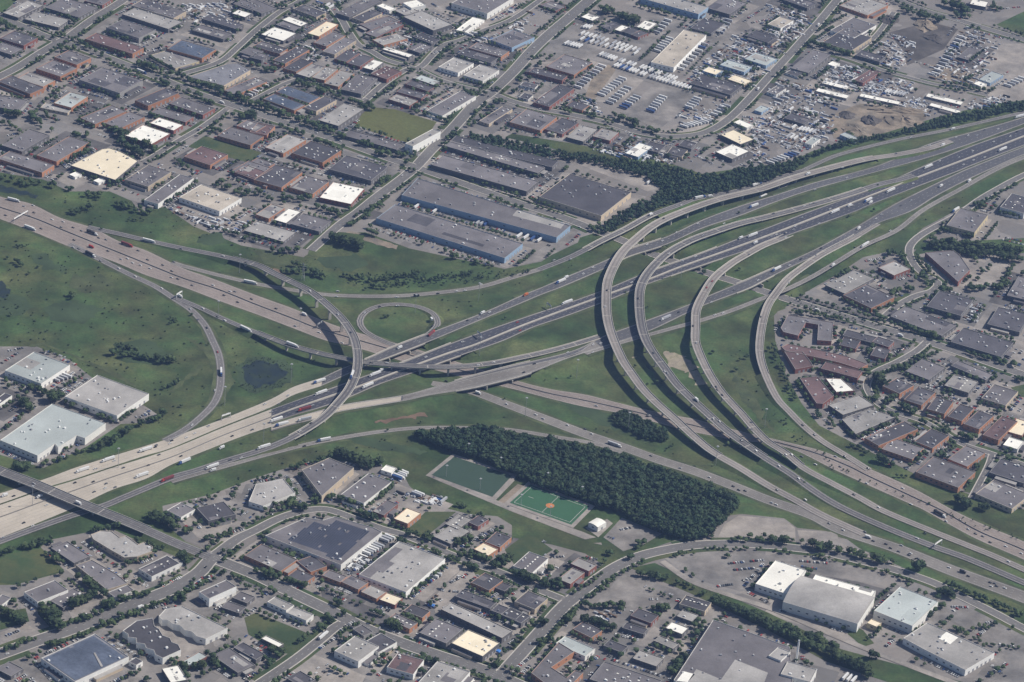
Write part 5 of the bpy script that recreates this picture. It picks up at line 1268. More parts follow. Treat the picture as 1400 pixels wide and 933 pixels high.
# lines x0,y0,x1,y1,n,height  (tile coordinates);  height in metres
TT = {(0, 0): "620,700,850,820,18,10 640,760,790,860,10,10 735,340,890,390,10,10 940,400,1400,570,24,9 150,610,230,680,7,9 0,600,110,630,6,9 480,210,560,240,5,7 280,270,420,260,7,8 440,230,610,340,9,8 520,130,590,90,5,7 960,470,1110,530,7,7 1150,700,1230,720,4,7 1280,640,1400,620,7,9 880,440,940,470,4,8 590,700,740,780,10,8 360,80,410,120,4,8 10,120,50,160,5,10 880,320,1010,390,4,6 20,660,120,720,5,7 250,630,300,660,3,7 900,800,1010,780,5,6 950,870,1010,900,4,6 380,730,490,740,5,8",
 (350, 0): "0,560,480,750,30,9 500,540,590,580,7,9 220,440,370,510,10,8 20,370,110,380,7,8 610,560,650,600,4,8 700,500,770,460,6,8 840,590,1060,670,11,7 1130,480,1200,540,6,8 480,740,620,800,8,8 640,830,830,850,9,8 330,760,460,820,8,8 130,680,240,720,7,7 1170,690,1260,620,7,8 1010,800,1100,700,7,7 1260,600,1330,540,5,7 500,190,550,140,4,7 600,250,650,260,4,7 560,420,640,440,3,6 1040,260,1080,300,3,7 990,210,1010,240,3,7 70,40,170,30,4,8",
 (700, 0): "480,40,680,120,18,11 560,620,690,680,10,9 740,700,800,720,4,8 280,600,330,620,3,7 500,660,560,680,3,6 30,420,60,430,3,6 420,620,460,640,3,7 100,320,180,300,5,6 380,380,440,420,4,5",
 (1050, 0): "230,230,450,295,16,9 820,80,960,110,10,10 720,40,800,70,6,9 960,10,1100,60,14,11 570,380,610,420,4,8 940,450,1160,490,9,7 1020,70,1100,90,5,8 640,390,700,395,4,5 1220,20,1270,60,5,8",
 (0, 233): "0,40,320,80,12,8 480,125,560,150,5,8 640,180,820,230,12,8 380,230,500,190,8,8 1150,310,1400,380,12,6 80,490,130,520,4,6 920,800,970,830,4,5 1190,60,1260,90,6,8 1300,100,1390,130,6,8 500,290,560,320,2,4 100,70,180,75,5,5 360,95,410,100,4,6 385,680,400,695,2,8 90,410,150,420,5,4 690,265,790,275,6,4",
 (350, 233): "420,360,590,420,12,11 200,500,380,590,12,8 620,600,900,560,20,6 600,640,820,620,12,5 900,600,1200,560,14,5 70,430,240,440,9,8 120,150,300,150,10,7 330,190,470,240,11,7 650,60,740,40,6,7 540,250,690,180,10,6 610,330,670,350,4,8 1075,465,1110,475,2,8 1150,490,1290,520,8,6 500,300,540,290,3,6 0,100,80,160,6,7 130,540,260,560,6,7 480,575,590,580,10,6 690,800,730,800,2,5",
 (700, 233): "1040,555,1060,560,2,5 120,190,290,235,8,4 420,300,480,345,4,7 190,480,230,430,4,4",
 (1050, 233): "870,380,1400,440,26,10 900,410,1400,490,24,10 350,590,490,530,9,7 640,440,750,470,8,7 820,560,900,620,6,7 750,640,790,650,4,8 660,690,720,640,5,7 930,650,1000,650,5,8 1100,650,1330,620,14,8 1340,510,1260,640,10,7 1120,180,1240,200,8,8 760,850,950,920,10,8 880,550,940,600,3,6 1160,580,1220,510,6,5 740,500,800,560,5,7 600,800,650,810,4,7 60,830,90,920,5,6 150,780,180,775,2,8 930,330,1070,310,8,8 1110,620,1090,640,3,7 310,800,330,800,2,7 950,300,1130,230,8,5 680,780,700,650,5,6",
 (0, 466): "270,310,350,300,6,11 110,300,150,360,5,9 160,250,260,290,7,8 600,60,950,110,18,8 640,20,760,60,9,8 900,260,990,210,7,6 520,590,720,470,12,8 780,450,900,400,8,8 400,620,520,580,6,6 230,670,380,640,6,6 80,690,170,690,6,9 360,330,640,420,10,5 180,150,60,180,5,5 20,200,140,260,6,5",
 (350, 466): "440,600,640,690,22,9 190,700,440,620,12,6 180,870,260,920,9,8 290,880,430,840,7,6 440,850,580,900,10,7 680,860,740,800,4,6 10,750,150,735,6,5 580,640,700,660,8,7 1100,890,1160,910,4,6",
 (0, 700): "570,490,820,440,14,7 370,610,560,540,10,7 360,510,520,450,12,10 220,510,340,630,10,10 0,530,140,600,14,9 0,225,290,150,18,7 430,350,570,440,9,9 250,220,350,280,6,7 490,100,640,70,7,7 820,10,930,60,10,9 950,80,1040,110,5,7 1100,150,1280,110,9,6 980,230,1040,280,6,8 860,400,1000,310,9,5 960,450,1000,470,4,8 1170,310,1350,370,12,6 20,750,200,690,11,6 260,730,340,710,4,8 420,680,510,650,5,6 530,630,620,590,5,6 650,560,780,550,7,6 950,840,1120,850,10,8 1130,770,1200,840,8,7 740,160,890,200,8,7 560,510,640,510,5,7 150,790,160,800,1,8 280,520,330,640,6,9 1040,420,1060,370,4,5",
 (350, 700): "0,320,120,350,8,8 150,370,290,400,9,7 430,480,450,500,3,7 700,590,790,640,7,8 1060,180,1170,140,8,8 1110,230,1290,250,11,7 820,110,890,130,4,8 770,160,820,160,3,8 1290,290,1330,290,3,8 1340,260,1400,240,5,9 570,0,640,30,5,8 890,170,1090,260,7,6 880,850,920,880,4,7 920,790,980,820,4,7 340,620,380,640,3,7 380,560,430,600,4,7 80,730,140,790,7,8 0,780,100,820,6,7 1170,290,1200,310,3,7 30,140,70,110,3,7 150,60,300,20,6,5 930,120,950,160,2,8 0,650,170,775,9,5 680,660,700,670,2,6 780,500,810,510,3,6 320,320,360,340,4,6 600,740,640,720,2,5",
 (700, 700): "430,460,560,360,11,5 340,440,490,330,10,5 160,400,250,380,7,8 0,330,130,370,12,9 380,510,620,510,12,7 770,520,860,520,7,7 400,590,540,630,11,9 280,590,350,560,5,8 1110,480,1400,610,24,8 1130,500,1400,590,14,8 870,880,940,780,9,8 680,190,740,160,6,6 670,330,850,360,10,7 890,380,1000,410,6,6 1180,150,1400,150,10,6 850,240,1000,215,9,4 1050,200,1380,195,14,4 150,720,220,690,5,7 940,310,1000,350,4,5 150,580,170,600,2,8 980,720,1050,600,9,6 40,700,60,690,2,7 1020,450,1070,440,3,6 1160,235,1190,240,3,5 740,420,780,430,2,4 800,440,880,470,3,4 170,620,180,600,2,6 640,250,660,240,3,7 520,220,540,230,2,6 200,300,215,320,3,7 250,400,280,420,3,7",
 (1050, 700): "210,165,690,275,14,9 10,150,100,155,4,9 0,620,480,830,30,9 40,610,380,740,20,8 370,790,530,860,10,11 820,290,825,290,1,15 720,360,810,385,6,5 910,430,1000,440,6,9 960,380,1400,560,26,6 880,560,960,490,7,7 590,480,700,390,10,5 215,320,240,325,2,9 1110,640,1250,600,6,5 1180,720,1400,740,9,4 200,225,660,330,16,4 1000,640,1080,640,5,5 560,780,600,790,2,9 520,830,560,900,5,8 1160,680,1120,690,3,4 1050,640,1090,660,3,4 520,700,590,660,3,4 1240,600,1200,640,3,4",
 (1050, 466): "600,190,660,270,12,11 640,330,700,310,6,9 720,350,810,390,9,9 680,160,770,130,8,8 830,100,930,60,8,7 540,310,600,320,6,8 900,480,1000,500,8,7 1060,520,1130,530,6,8 610,640,670,670,5,9 1040,860,1100,900,6,11 1160,900,1190,910,3,9 70,120,150,330,16,6 15,10,60,150,9,6 330,420,360,470,4,6 450,560,560,620,9,5 260,400,290,410,3,6 500,150,560,170,6,8 1350,200,1400,215,4,7 1280,650,1340,640,4,6 720,450,640,370,6,7 1130,680,1160,680,3,6 830,440,860,450,3,6 240,160,270,150,3,5 1080,60,1270,110,12,6 1290,110,1370,130,5,7 700,740,760,740,4,5 840,690,860,700,2,4"}
SINGLE = tr("40,373,6 52,365,5 25,420,5 15,430,6 100,402,7 97,408,6 232,442,5 240,436,5 262,430,5 57,352,5 10,352,6 65,452,4 285,470,5 178,478,7 248,555,5 1246,490,5 1370,520,5 780,515,5 868,500,5 975,481,7 1020,488,8 1006,505,8 1012,491,6 1065,500,5 898,522,7 905,522,6 885,525,4 1000,600,6 995,607,6 920,608,5 945,605,5 690,440,6 855,405,4 880,430,5 885,425,4 1040,470,5 1200,255,4 1010,373,5 530,588,5 575,577,5 690,545,4 1130,580,4 1010,296,5 890,345,4 745,520,3 1160,300,5 1195,289,7 1050,540,4 1100,660,4")
def load_trees():
    T = []
    for (ox, oy), s in TT.items():
        for e in s.split():
            x0, y0, x1, y1, n, h = map(float, e.split(',')); n = int(n)
            for k in range(n):
                t = (k+.5+random.uniform(-.35, .35))/n; j = 8 if n > 4 else 4
                T.append((ox+(x0+(x1-x0)*t+random.gauss(0, j))/4, oy+(y0+(y1-y0)*t+random.gauss(0, j*.6))/4, h*random.uniform(.95, 1.6), (ox, oy, e)))
    for x, y, h in SINGLE: T.append((x, y, h, None))
    rnd = random.Random(21)
    for b in BUILD:                                              # planting along the fronts and lot edges
        Q = b['P']
        for i in range(len(Q)):
            u = Q[i]-Q[i-1]; L = np.linalg.norm(u); u = u/L; nn = np.array([u[1], -u[0]])
            if L < 14 or rnd.random() < .2: continue
            off = rnd.choice([3.5, 4.5, 17, 20, 22])
            for s in np.arange(2, L, rnd.uniform(6, 12)):
                if rnd.random() < .25: continue
                p = Q[i-1]+u*s+nn*(off+rnd.uniform(-1, 1)); px = PX(np.array([[*p, 0]]))[0]
                if not in_zone(p) or clear(p, px, 1.5): continue
                T.append((px[0], px[1], rnd.uniform(4.5, 10), 'auto'))
    for o_, L_, R_e, dz, ri in KERBS:
        n_, _ = frame((L_+R_e)/2)
        for E_, sg in ((L_, 1), (R_e, -1)):
            s_ = cumlen(E_); t = 5.0; on = rnd.random() < .75
            while t < s_[-1]:
                t += rnd.uniform(6, 11)
                if rnd.random() < .12: on = not on
                if not on: continue
                p = at_len(E_, t); i = int(np.argmin(abs(s_-t))); p[:2] += n_[i]*sg*rnd.uniform(5.5, 9); px = PX(np.array([[p[0], p[1], 0]]))[0]
                if in_zone(p[:2]) and not near_building(p[:2], 2): T.append((px[0], px[1], rnd.uniform(4.5, 10), 'auto'))
    Q = []
    for x, y, h, row in T:
        p = W(x, y, h*.45 if row != 'auto' else 0); p[2] = terrain_h(p[None, :2])[0]
        if near_building(p[:2], .1): continue
        d = np.linalg.norm(p-CAM); Q.append((h/d, x, y, h, p, row))
    Q.sort(key=lambda t: -t[0]); rows = {}; vv = []; ff = []; off = 0; n_ind = 0; stems = MB()
    for i, (_, x, y, h, p, row) in enumerate(Q):
        k = random.randrange(6); rz = random.uniform(0, 6.28); ws = random.uniform(1.0, 1.4)
        if n_ind < 295 and 0 < x < 1400 and y < 930 and row != 'auto':
            o = empty('tree', tuple(p), rz); c = link('crown', CROWN[k], o); c.scale = (h*ws, h*ws, h); t = link('trunk', TRUNK, o); t.scale = (h, h, h); rows.setdefault(row, []).append((x, y, h, o)); n_ind += 1
        else:
            v, f = TL[k]; c, s_ = math.cos(rz), math.sin(rz); v = v*np.array([h*ws, h*ws, h]); vv.append(np.stack([v[:, 0]*c-v[:, 1]*s_+p[0], v[:, 0]*s_+v[:, 1]*c+p[1], v[:, 2]+p[2]], 1)); ff.extend(tuple(a+off for a in q) for q in f); off += len(v)
            stems.cyl(p[0], p[1], p[2]-.2, p[2]+h*.45, h*.03, h*.02, 5)
    o = mesh_obj('street_trees', np.concatenate(vv), ff, 'leaf'); o['kind'] = 'stuff'; o['label'] = 'smaller and farther trees along the streets and lots'
    s = stems.build('trunk', 'bark', o)
    R_ = []; lone = []
    for row, v in rows.items():
        v.sort(key=lambda t: t[0])
        if row: ox, oy, e = row; x0, y0, x1, y1, n, h = map(float, e.split(',')); R_.append((np.array([ox+(x0+x1)/8, oy+(y0+y1)/8]), [(o, '') for x, y, h, o in v]))
        else: lone += v
    label_rows(R_, 'tree', 'tree line', 'tree', 'separate trees', None)
    L_ = {}
    for x, y, h, o in lone: r, s, d = rel_lm(np.array([x, y])); L_.setdefault((r, s), []).append((d, o))
    for (r, s), v in L_.items():
        v.sort(key=lambda t: t[0])
        for i, (d, o) in enumerate(v): tag(o, f"{'nearest' if i == 0 else ORD[i]+' nearest'} lone bush on the grass {r} {s}", 'tree', 'separate trees')
load_trees()
def wood(name, poly, spacing, hmin, hmax, label, m='leaf_wood', src=TL):
    P = np.array([W(x, y, hmax*.4)[:2] for x, y in uneven(list(poly), 1.6, 7)]); mn, mx = P.min(0), P.max(0); vv = []; ff = []; off = 0; r = np.random.default_rng(len(poly)*7+abs(int(poly[0][0]))); st = MB()
    for x in np.arange(mn[0], mx[0], spacing):
        for y in np.arange(mn[1], mx[1], spacing):
            q = np.array([x, y])+r.uniform(-.45, .45, 2)*spacing
            if not inpoly(q[None], P)[0]: continue
            h = r.uniform(hmin, hmax)*(1 if r.random() < .85 else 1.2); v, f = src[r.integers(6)]; a = r.uniform(0, 6.28); c, s_ = math.cos(a), math.sin(a); w_ = h*r.uniform(.7, 1.25); z = terrain_h(q[None])[0]
            vv.append(np.stack([(v[:, 0]*c-v[:, 1]*s_)*w_+q[0], (v[:, 0]*s_+v[:, 1]*c)*w_+q[1], v[:, 2]*h+z], 1)); ff.extend(tuple(i+off for i in t) for t in f); off += len(v)
            st.cyl(q[0], q[1], z-.2, z+h*.45, h*.025, h*.015, 5)
    if not vv: return
    o = mesh_obj(name, np.concatenate(vv), ff, m); o['kind'] = 'stuff'; o['label'] = label; st.build('trunk', 'bark', o)
wood('woods', tr("563,592 600,590 650,585 700,592 745,602 800,611 850,625 900,642 950,660 1003,678 1012,688 985,713 972,730 940,736 905,727 885,717 850,700 830,692 780,676 720,655 660,626 610,612"), 4.5, 8, 14, 'large dark wood between the slip road and the sports fields', src=TV)
wood('copse', tr("836,566 855,562 875,571 915,589 913,602 895,603 860,589 834,575"), 4.5, 6, 9, 'small dark copse beside the motorway lanes', src=TV)
wood('tree_belt', tr("640,182 690,190 740,200 775,208 830,215 900,224 960,240 1000,233 1080,222 1110,209 1160,192 1230,178 1290,160 1400,137 1470,120 1470,128 1400,148 1300,170 1225,184 1160,197 1110,214 1085,232 1045,248 1000,258 955,268 925,276 880,290 850,307 826,318 815,312 850,290 895,270 905,255 880,240 800,220 740,212 690,205 640,190"), 5.2, 5, 11, 'long dark belt of trees beside the far ramp')
wood('scrub', tr("480,378 520,372 560,372 600,374 650,370 700,372 740,362 730,370 690,380 640,386 560,392 500,392 470,388"), 8, 3, 6, 'scrubby bushes below the blue warehouses')
wood('scrub', tr("1078,402 1110,418 1190,441 1215,440 1200,446 1130,430 1085,412"), 7, 3, 5, 'scrub along the straight street')
wood('reeds', tr("324,500 350,487 392,495 402,510 386,529 345,537 328,528 334,522 350,529 378,523 391,510 384,501 352,494 334,503"), 5, 1.2, 2.6, 'dark reeds and bushes around the pond', m='leaf')
wood('scrub', tr("1060,560 1100,600 1150,640 1200,660 1300,700 1400,735 1400,742 1300,708 1200,667 1140,640 1090,603 1055,566"), 11, 2.5, 4.5, 'low shrubs on the verge below the right-hand factories')
def scatter_scrub():
    polys = [tr("0,320 90,345 200,395 250,425 285,470 295,520 270,560 200,590 210,570 130,520 40,470 0,465"), tr("130,260 250,285 420,345 470,370 440,395 300,360 150,310 60,275"), tr("300,440 450,480 440,505 320,555 310,520"), tr("600,400 800,345 780,370 600,445"), tr("720,560 850,590 1000,640 1100,690 1000,655 830,600"), tr("860,490 930,580 1000,610 920,500"), tr("980,480 1035,480 1090,590 1050,590 1000,540"), tr("380,610 600,590 580,610 440,640 240,690 300,660"), tr("1120,380 1300,275 1400,230 1400,238 1250,310 1150,370")]
    vv = []; ff = []; off = 0; r = np.random.default_rng(3)
    for po in polys:
        xs = [p[0] for p in po]; ys = [p[1] for p in po]; n = int((max(xs)-min(xs))*(max(ys)-min(ys))/170)
        for _ in range(n):
            x, y = r.uniform(min(xs), max(xs)), r.uniform(min(ys), max(ys))
            if not inpoly(np.array([[x, y]]), po)[0]: continue
            k = np.argmin((RCAT[:, 0]-x)**2+(RCAT[:, 1]-y)**2)
            if (RCAT[k, 0]-x)**2+((RCAT[k, 1]-y)*1.8)**2 < 18**2: continue
            p = W(x, y); h = r.uniform(1.0, 3.2); v, f = TL[r.integers(6)]; z = terrain_h(p[None, :2])[0]-.25*h; w_ = h*r.uniform(1, 2)
            vv.append(v*np.array([w_, w_, h])+np.array([p[0], p[1], z])); ff.extend(tuple(i+off for i in t) for t in f); off += len(v)
    o = mesh_obj('scrub', np.concatenate(vv), ff, 'leaf'); o['kind'] = 'stuff'; o['label'] = 'low scattered bushes over the rough interchange grass'
scatter_scrub()
# ---------------------------------------------------------------- goods, skips and scrap in the yards
def yard_goods():
    Z = [((700, 0), "1200,210 1400,190 1400,480 1330,520 1230,480 1100,380 960,440 1080,320", 260), ((700, 0), "290,580 430,520 480,620 420,640 300,610", 50), ((700, 0), "440,830 640,790 900,860 880,900 640,870", 90), ((700, 0), "1290,680 1400,640 1400,880 1340,900 1300,760", 110), ((700, 0), "900,640 1010,560 1120,560 1180,590 1080,680 900,720", 90),
         ((1050, 0), "60,450 240,470 320,540 380,640 320,800 180,840 0,780 0,480", 330), ((1050, 0), "310,370 500,360 480,430 780,440 790,500 600,540 330,450", 260), ((1050, 0), "0,30 280,110 200,210 0,260", 200), ((1050, 0), "860,430 1080,150 1300,210 1170,420 1130,480 940,450", 230), ((1050, 0), "700,200 800,240 780,320 680,390 600,330 620,220", 130), ((1050, 0), "1120,540 1330,520 1300,580 1080,610", 90), ((1050, 0), "830,520 900,600 880,640 700,580 760,540", 60),
         ((350, 0), "260,250 330,270 320,340 230,330", 50), ((350, 0), "340,10 470,0 440,80 360,60", 50), ((350, 0), "1050,170 1280,210 1240,240 1100,230", 40), ((350, 0), "-40,450 60,450 40,520 -60,510", 30), ((0, 0), "1000,20 1130,30 1280,0 1300,60 1180,120 1040,130", 110), ((350, 700), "470,300 580,240 650,270 560,330", 70), ((350, 466), "740,690 830,740 780,790 730,760", 20), ((350, 466), "800,830 1040,860 1000,910 830,890", 40), ((0, 233), "900,200 1150,290 1250,330 1180,330 950,240", 60), ((0, 233), "1160,260 1400,280 1330,350 1200,330", 50), ((700, 0), "120,90 0,240 0,60 80,40", 50), ((1050, 233), "1090,740 1180,730 1150,830 1090,830", 30), ((700, 700), "450,560 560,540 560,600 440,600", 20), ((350, 700), "1000,470 1010,440 900,560", 10), ((350, 0), "750,240 870,190 820,270", 25)]
    r = random.Random(31); mb = MB()
    for (ox, oy), s, n in Z:
        po = np.array([W(ox+x/4, oy+y/4)[:2] for x, y in tr(s)]); mn, mx = po.min(0), po.max(0); k = 0; t = 0
        while k < n and t < n*8:
            t += 1; p = np.array([r.uniform(mn[0], mx[0]), r.uniform(mn[1], mx[1])])
            if not inpoly(p[None], po)[0] or clear(p, PX(np.array([[*p, 0]]))[0], 2): continue
            l, w_, h = r.choice([(6, 2.4, 2.4), (12, 2.5, 2.6), (3, 2, 1.4), (4.4, 1.8, 1.4), (4.4, 1.8, 1.4), (2.5, 2.5, 2), (8, 3, 1.2)]); a = math.radians(-29)+r.choice([0, 0, 0, math.pi/2])+r.uniform(-.05, .05); ca, sa = math.cos(math.radians(-29)), math.sin(math.radians(-29)); uu, vv = p[0]*ca+p[1]*sa, -p[0]*sa+p[1]*ca; uu, vv = round(uu/9)*9+r.uniform(-.6, .6), round(vv/3.6)*3.6+r.uniform(-.2, .2); p = np.array([uu*ca-vv*sa, uu*sa+vv*ca])
            i0 = len(mb.v); mb.box(-l/2, l/2, -w_/2, w_/2, .1, .2+h*r.uniform(.7, 1.1), r.choice([0, 0, 0, 1, 1, 2, 2, 3, 3, 4, 4, 5, 6, 6, 7, 2]), .15, .15); c, s_ = math.cos(a), math.sin(a)
            mb.v[i0:] = [(p[0]+x*c-y*s_, p[1]+x*s_+y*c, z) for x, y, z in mb.v[i0:]]; k += 1
    o = mb.build('stored_goods', ['car_white', 'car_white', 'car_silver', 'car_silver', 'car_grey', 'car_black', 'dirt_red', 'car_blue', 'car_red']); o['kind'] = 'stuff'; o['label'] = 'stored goods, skips and scrap scattered over the yards'
yard_goods()
# ---------------------------------------------------------------- sports fields
def field(pts, m, name, label, path='lot_l', lines=True):
    P = np.array([W(x, y)[:2] for x, y in pts]); c = P.mean(0); o = empty(name, (*c, 0)); tag(o, label, 'sports field'); Q = P-c
    if (np.cross(Q[1]-Q[0], Q[2]-Q[1])) < 0: Q = Q[::-1]
    out = inset(Q, -5.5)
    mb = MB(); mb.poly([(*q, .36) for q in out]); mb.build('border_path', path, o); mb = MB(); mb.poly([(*q, .46) for q in Q]); mb.build('turf', m, o)
    if not lines: return o, c
    mb = MB()
    def ln(a, b, w=.5):
        d = (b-a)/np.linalg.norm(b-a); n = np.array([-d[1], d[0]])*w/2; mb.quad((*(a+n), .54), (*(a-n), .54), (*(b-n), .54), (*(b+n), .54))
    I = inset(Q, 4)
    for i in range(4): ln(I[i-1], I[i])
    ln((I[0]+I[1])/2, (I[2]+I[3])/2); ln((I[1]+I[2])/2*.2+(I[0]+I[3])/2*.8, (I[1]+I[2])/2*.1+(I[0]+I[3])/2*.9)
    mb.build('pitch_line', 'paint', o); return o, c
field(tr("621,625 700,651 673,680 590,650"), 'turf_dark', 'sports_field', 'dark green pitch with a pale border path in front of the wood', lines=False)
o, c = field(tr("725,663 806,693 781,718 697,688"), 'turf', 'sports_field', 'bright green pitch with an orange infield disc')
q = W(752, 692)[:2]-c; mb = MB(); mb.poly([(q[0]+5.5*math.cos(a*math.pi/12), q[1]+5.5*math.sin(a*math.pi/12), .60) for a in range(24)]); M['infield'] = mat('infield', (.5, .2, .08), .9); mb.build('infield', 'infield', o)
area('path', tr("671,683 700,655 704,657 676,686"), 'lot_l', 'green'); area('path', tr("676,690 708,662 722,667 690,694"), 'dirt', 'green'); area('path', tr("588,653 700,700 800,738 815,735 798,728 700,693 590,648"), 'lot_l', 'green'); area('path', tr("800,722 830,710 838,716 818,735"), 'lot_l', 'green')
# ---------------------------------------------------------------- masts, gantries, pylon, chimney, soil heaps
def mast(base, hgt, label, name='light_mast', grp='tall lighting masts', heads=6):
    p = W(*base); p[2] = terrain_h(p[None, :2])[0]; o = empty(name, tuple(p)); tag(o, label, 'light mast', grp)
    a = MB(); a.cyl(0, 0, -.2, hgt, .34, .16, 8); a.build('pole', 'metal', o); b = MB(); b.cyl(0, 0, hgt-.5, hgt, 1.2, 1.2, 10)
    for k in range(heads): t = k*2*math.pi/heads; b.box(1.4*math.cos(t)-.45, 1.4*math.cos(t)+.45, 1.4*math.sin(t)-.45, 1.4*math.sin(t)+.45, hgt-.9, hgt-.3)
    b.build('lamp_head', 'metal', o)
for i, (x, y, l) in enumerate([(327.5, 373, 'tall mast beside the top of the S-shaped ramp'), (397.6, 523.7, 'tall mast on the grass by the pond'), (788, 517.4, 'tall mast right of the big motorway bridge'), (858.4, 590, 'tall mast in the middle of the small copse'), (978.3, 636.5, 'tall mast between slip road and first flyover'), (718, 570, 'tall mast at the start of the slip road'), (161.7, 640, 'tall mast over the pale motorway beside the white warehouses'), (44.6, 692, 'tall mast at the road bridge in lower left'), (307, 555, 'tall mast at the end of the left curved ramp'), (567.5, 428, 'tall mast inside the loop ramp'), (654, 412, 'tall mast on the grass right of the loop ramp'), (655, 491, 'tall mast beside the reddish soil patch'), (360, 606, 'tall mast by the low ramp merge'), (298, 437, 'tall mast in the fork of the left ramps'), (410, 447, 'tall mast under the S-shaped ramp shadow'), (1045, 585, 'tall mast between third and rightmost flyovers'), (930, 386, 'tall mast right of the second flyover')]): mast((x, y), 29, l)
for x, y, l in ((640, 622, 'left'), (684, 641, 'right'), (610, 652, 'front left'), (656, 670, 'front right')): mast((x, y), 17, f'floodlight mast at the {l} side of the dark pitch', 'floodlight_mast', 'floodlights of the sports fields', 4)
for x, y, l in ((748, 662, 'back left'), (795, 681, 'back right'), (712, 692, 'front left'), (752, 708, 'front right')): mast((x, y), 17, f'floodlight mast at the {l} of the bright green pitch', 'floodlight_mast', 'floodlights of the sports fields', 4)
def gantry(a, b, z, label):
    A, B = W(*a, z), W(*b, z); o = empty('sign_gantry', tuple((A+B)/2)); tag(o, label, 'sign gantry', 'sign gantries'); d = (B-A)/2; A2, B2 = -d, d
    for q in (A2, B2):
        m = MB(); m.bar(tuple(q+(0, 0, -.5)), tuple(q+(0, 0, 7)), .3); m.build('post', 'metal', o)
    m = MB()
    for dz in (6, 7.2): m.bar(tuple(A2+(0, 0, dz)), tuple(B2+(0, 0, dz)), .22)
    for k in range(13): t = k/12; p = A2+(B2-A2)*t; p2 = A2+(B2-A2)*min(1, (k+1)/12); m.bar(tuple(p+(0, 0, 6)), tuple(p2+(0, 0, 7.2)), .12)
    m.build('beam', 'white_metal', o)
    for t in (.3, .65):
        p = A2+(B2-A2)*t; u = d/np.linalg.norm(d)*3; n = np.array([-u[1], u[0], 0])/3*.45; m = MB(); c = [p+n+s*u+(0, 0, zz) for s, zz in ((-1, 5.4), (1, 5.4), (1, 8), (-1, 8))]; e = [q+n*.4 for q in c]
        m.poly([tuple(q) for q in c]); m.poly([tuple(q) for q in e[::-1]]); [m.quad(tuple(c[k]), tuple(e[k]), tuple(e[(k+1) % 4]), tuple(c[(k+1) % 4])) for k in range(4)]; m.build('sign_panel', 'metal', o)
gantry((19, 305), (38, 294), .3, 'gantry across the pinkish motorway at far left'); gantry((303, 575), (315, 571), .3, 'gantry over the pale motorway beside the left ramp end'); gantry((1277, 751), (1287, 744), .3, 'gantry over the second flyover road at lower right'); gantry((241, 409), (249, 404), .6, 'gantry at the fork of the left ramps'); gantry((440, 445), (434, 449), .3, 'gantry under the S-shaped ramp'); gantry((747, 420), (753, 425), 6.6, 'gantry over the dark main carriageway'); gantry((652, 459), (658, 465), 6.6, 'gantry left of the reddish cars on the main carriageway')
def pylon(base, hgt):
    p = W(*base); o = empty('power_pylon', tuple(p)); tag(o, 'grey lattice power pylon in the trees by the S-shaped ramp', 'pylon'); m = MB()
    L = [(3.2, 0), (2.0, hgt*.35), (1.0, hgt*.7), (.3, hgt)]
    for (r0, z0_), (r1, z1) in zip(L, L[1:]):
        for k in range(4):
            a = math.pi/4+k*math.pi/2; b = a+math.pi/2
            A, B, C, E_ = (r0*math.cos(a), r0*math.sin(a), z0_), (r1*math.cos(a), r1*math.sin(a), z1), (r0*math.cos(b), r0*math.sin(b), z0_), (r1*math.cos(b), r1*math.sin(b), z1)
            m.bar(A, B, .12); m.bar(A, E_, .07); m.bar(C, B, .07)
    m.build('lattice', 'metal', o); m = MB()
    for z in (.68, .8, .92): m.bar((-4, 0, hgt*z), (4, 0, hgt*z), .12)
    m.build('crossarm', 'metal', o)
pylon((414, 383), 27)
p = W(1088.5, 905); o = empty('chimney', tuple(p)); tag(o, 'slim white chimney rising from the factory at lower right', 'chimney'); m = MB(); m.cyl(0, 0, 0, 30, 1.5, 1.1, 14); m.build('stack', 'white_metal', o); m = MB(); m.cyl(0, 0, 29.6, 30.4, 1.3, 1.3, 14); m.build('rim', 'metal', o)
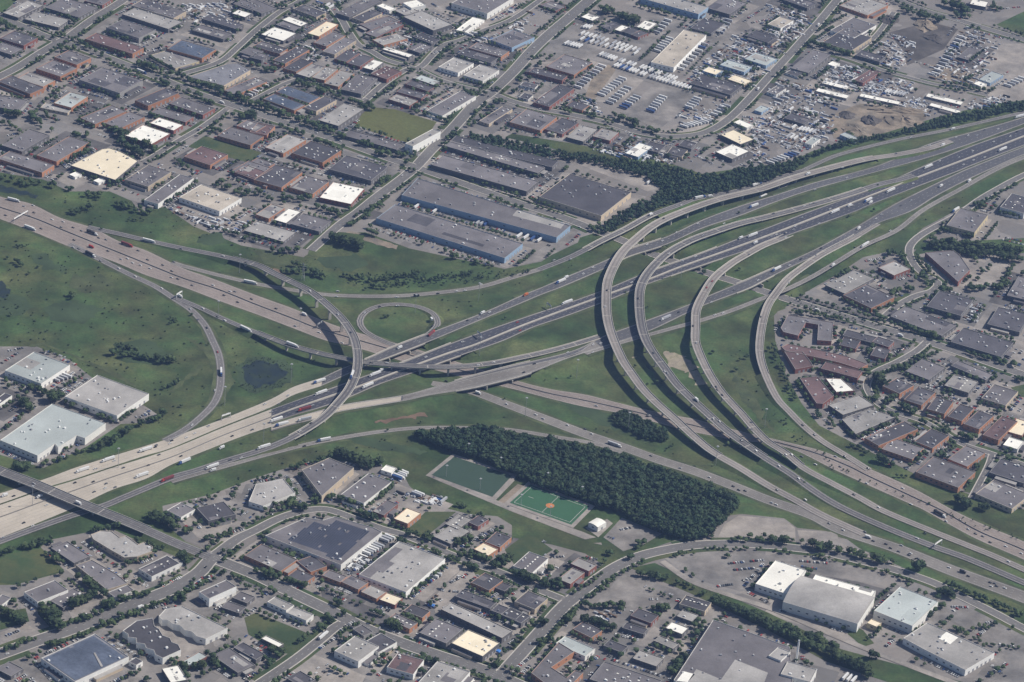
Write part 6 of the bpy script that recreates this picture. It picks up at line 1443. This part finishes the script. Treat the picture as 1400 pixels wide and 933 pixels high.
def heap(x, y, rx, ry, h, m, label):
    p = W(x, y); r = np.random.default_rng(int(x)); v = [(0, 0, h)]; f = []; n = 18; K = 5
    for k in range(1, K+1):
        for j in range(n):
            a = 2*math.pi*j/n; t = k/K; q = 1+r.uniform(-.28, .28); v.append((rx*t*q*math.cos(a), ry*t*q*math.sin(a), (h*(1-t**1.3)*(1+r.uniform(-.35, .35)) if k < K else -.3)))
    for j in range(n): f.append((0, 1+j, 1+(j+1) % n))
    for k in range(K-1):
        for j in range(n): a = 1+k*n+j; b = 1+k*n+(j+1) % n; f.append((a, a+n, b+n, b))
    o = mesh_obj('soil_heap', v, f, m); o.location = p; tag(o, label, 'soil heap', 'heaps in the scrap yards')
heap(1216, 28, 18, 22, 6, 'dirt_dark', 'dark brown soil heap by the top right road'); heap(1264, 35, 20, 30, 7, 'dirt', 'brownish soil heap beside the dark yard'); heap(1278, 52, 24, 26, 4, 'dirt_dark', 'blackish heap in the dark yard'); heap(1158, 158, 15, 17, 5, 'dirt_dark', 'dark heap left of the quarry pit'); heap(1190, 165, 17, 20, 6, 'dirt_dark', 'steep dark heap in the quarry'); heap(1235, 166, 34, 24, 7, 'dirt', 'broad pale gravel heap in the quarry'); heap(1172, 180, 26, 30, 5, 'dirt', 'low tan heap nearest the tree belt'); heap(1228, 152, 52, 16, 6, 'dirt', 'long tan ridge behind the gravel heap')
def tarp(x, y, label):
    p = W(x, y); m = MB(); m.box(-4.5, 4.5, -3, 3, 0, 1.5, 0, .8, .7); M.setdefault('tarp', mat('tarp', (.06, .22, .62), .6)); o = m.build('tarpaulin_stack', 'tarp'); o.location = p; o.rotation_euler = (0, 0, -.4); tag(o, label, 'tarpaulin')
tarp(589.5, 828, 'bright blue tarpaulin covered stack in the lot behind the cream roof'); tarp(679, 890, 'bright blue tarpaulin covered stack at the corner of the cream roof')
# ---------------------------------------------------------------- the air
def haze():
    m = D.materials.new('haze'); m.use_nodes = True; n = m.node_tree; n.nodes.clear(); out = n.nodes.new('ShaderNodeOutputMaterial'); v = n.nodes.new('ShaderNodeVolumePrincipled')
    v.inputs['Color'].default_value = (.34, .53, 1, 1); v.inputs['Density'].default_value = HAZE_DENSITY; v.inputs['Anisotropy'].default_value = .2; n.links.new(v.outputs[0], out.inputs['Volume'])
    mb = MB(); mb.box(-45000, 45000, -45000, 45000, -1.5, 2200); me = D.meshes.new('haze'); me.from_pydata(mb.v, [], mb.f); me.materials.append(m); o = link('haze', me); o['kind'] = 'stuff'; o['label'] = 'thin blue summer haze over the whole land'
if HAZE_DENSITY > 0: haze()
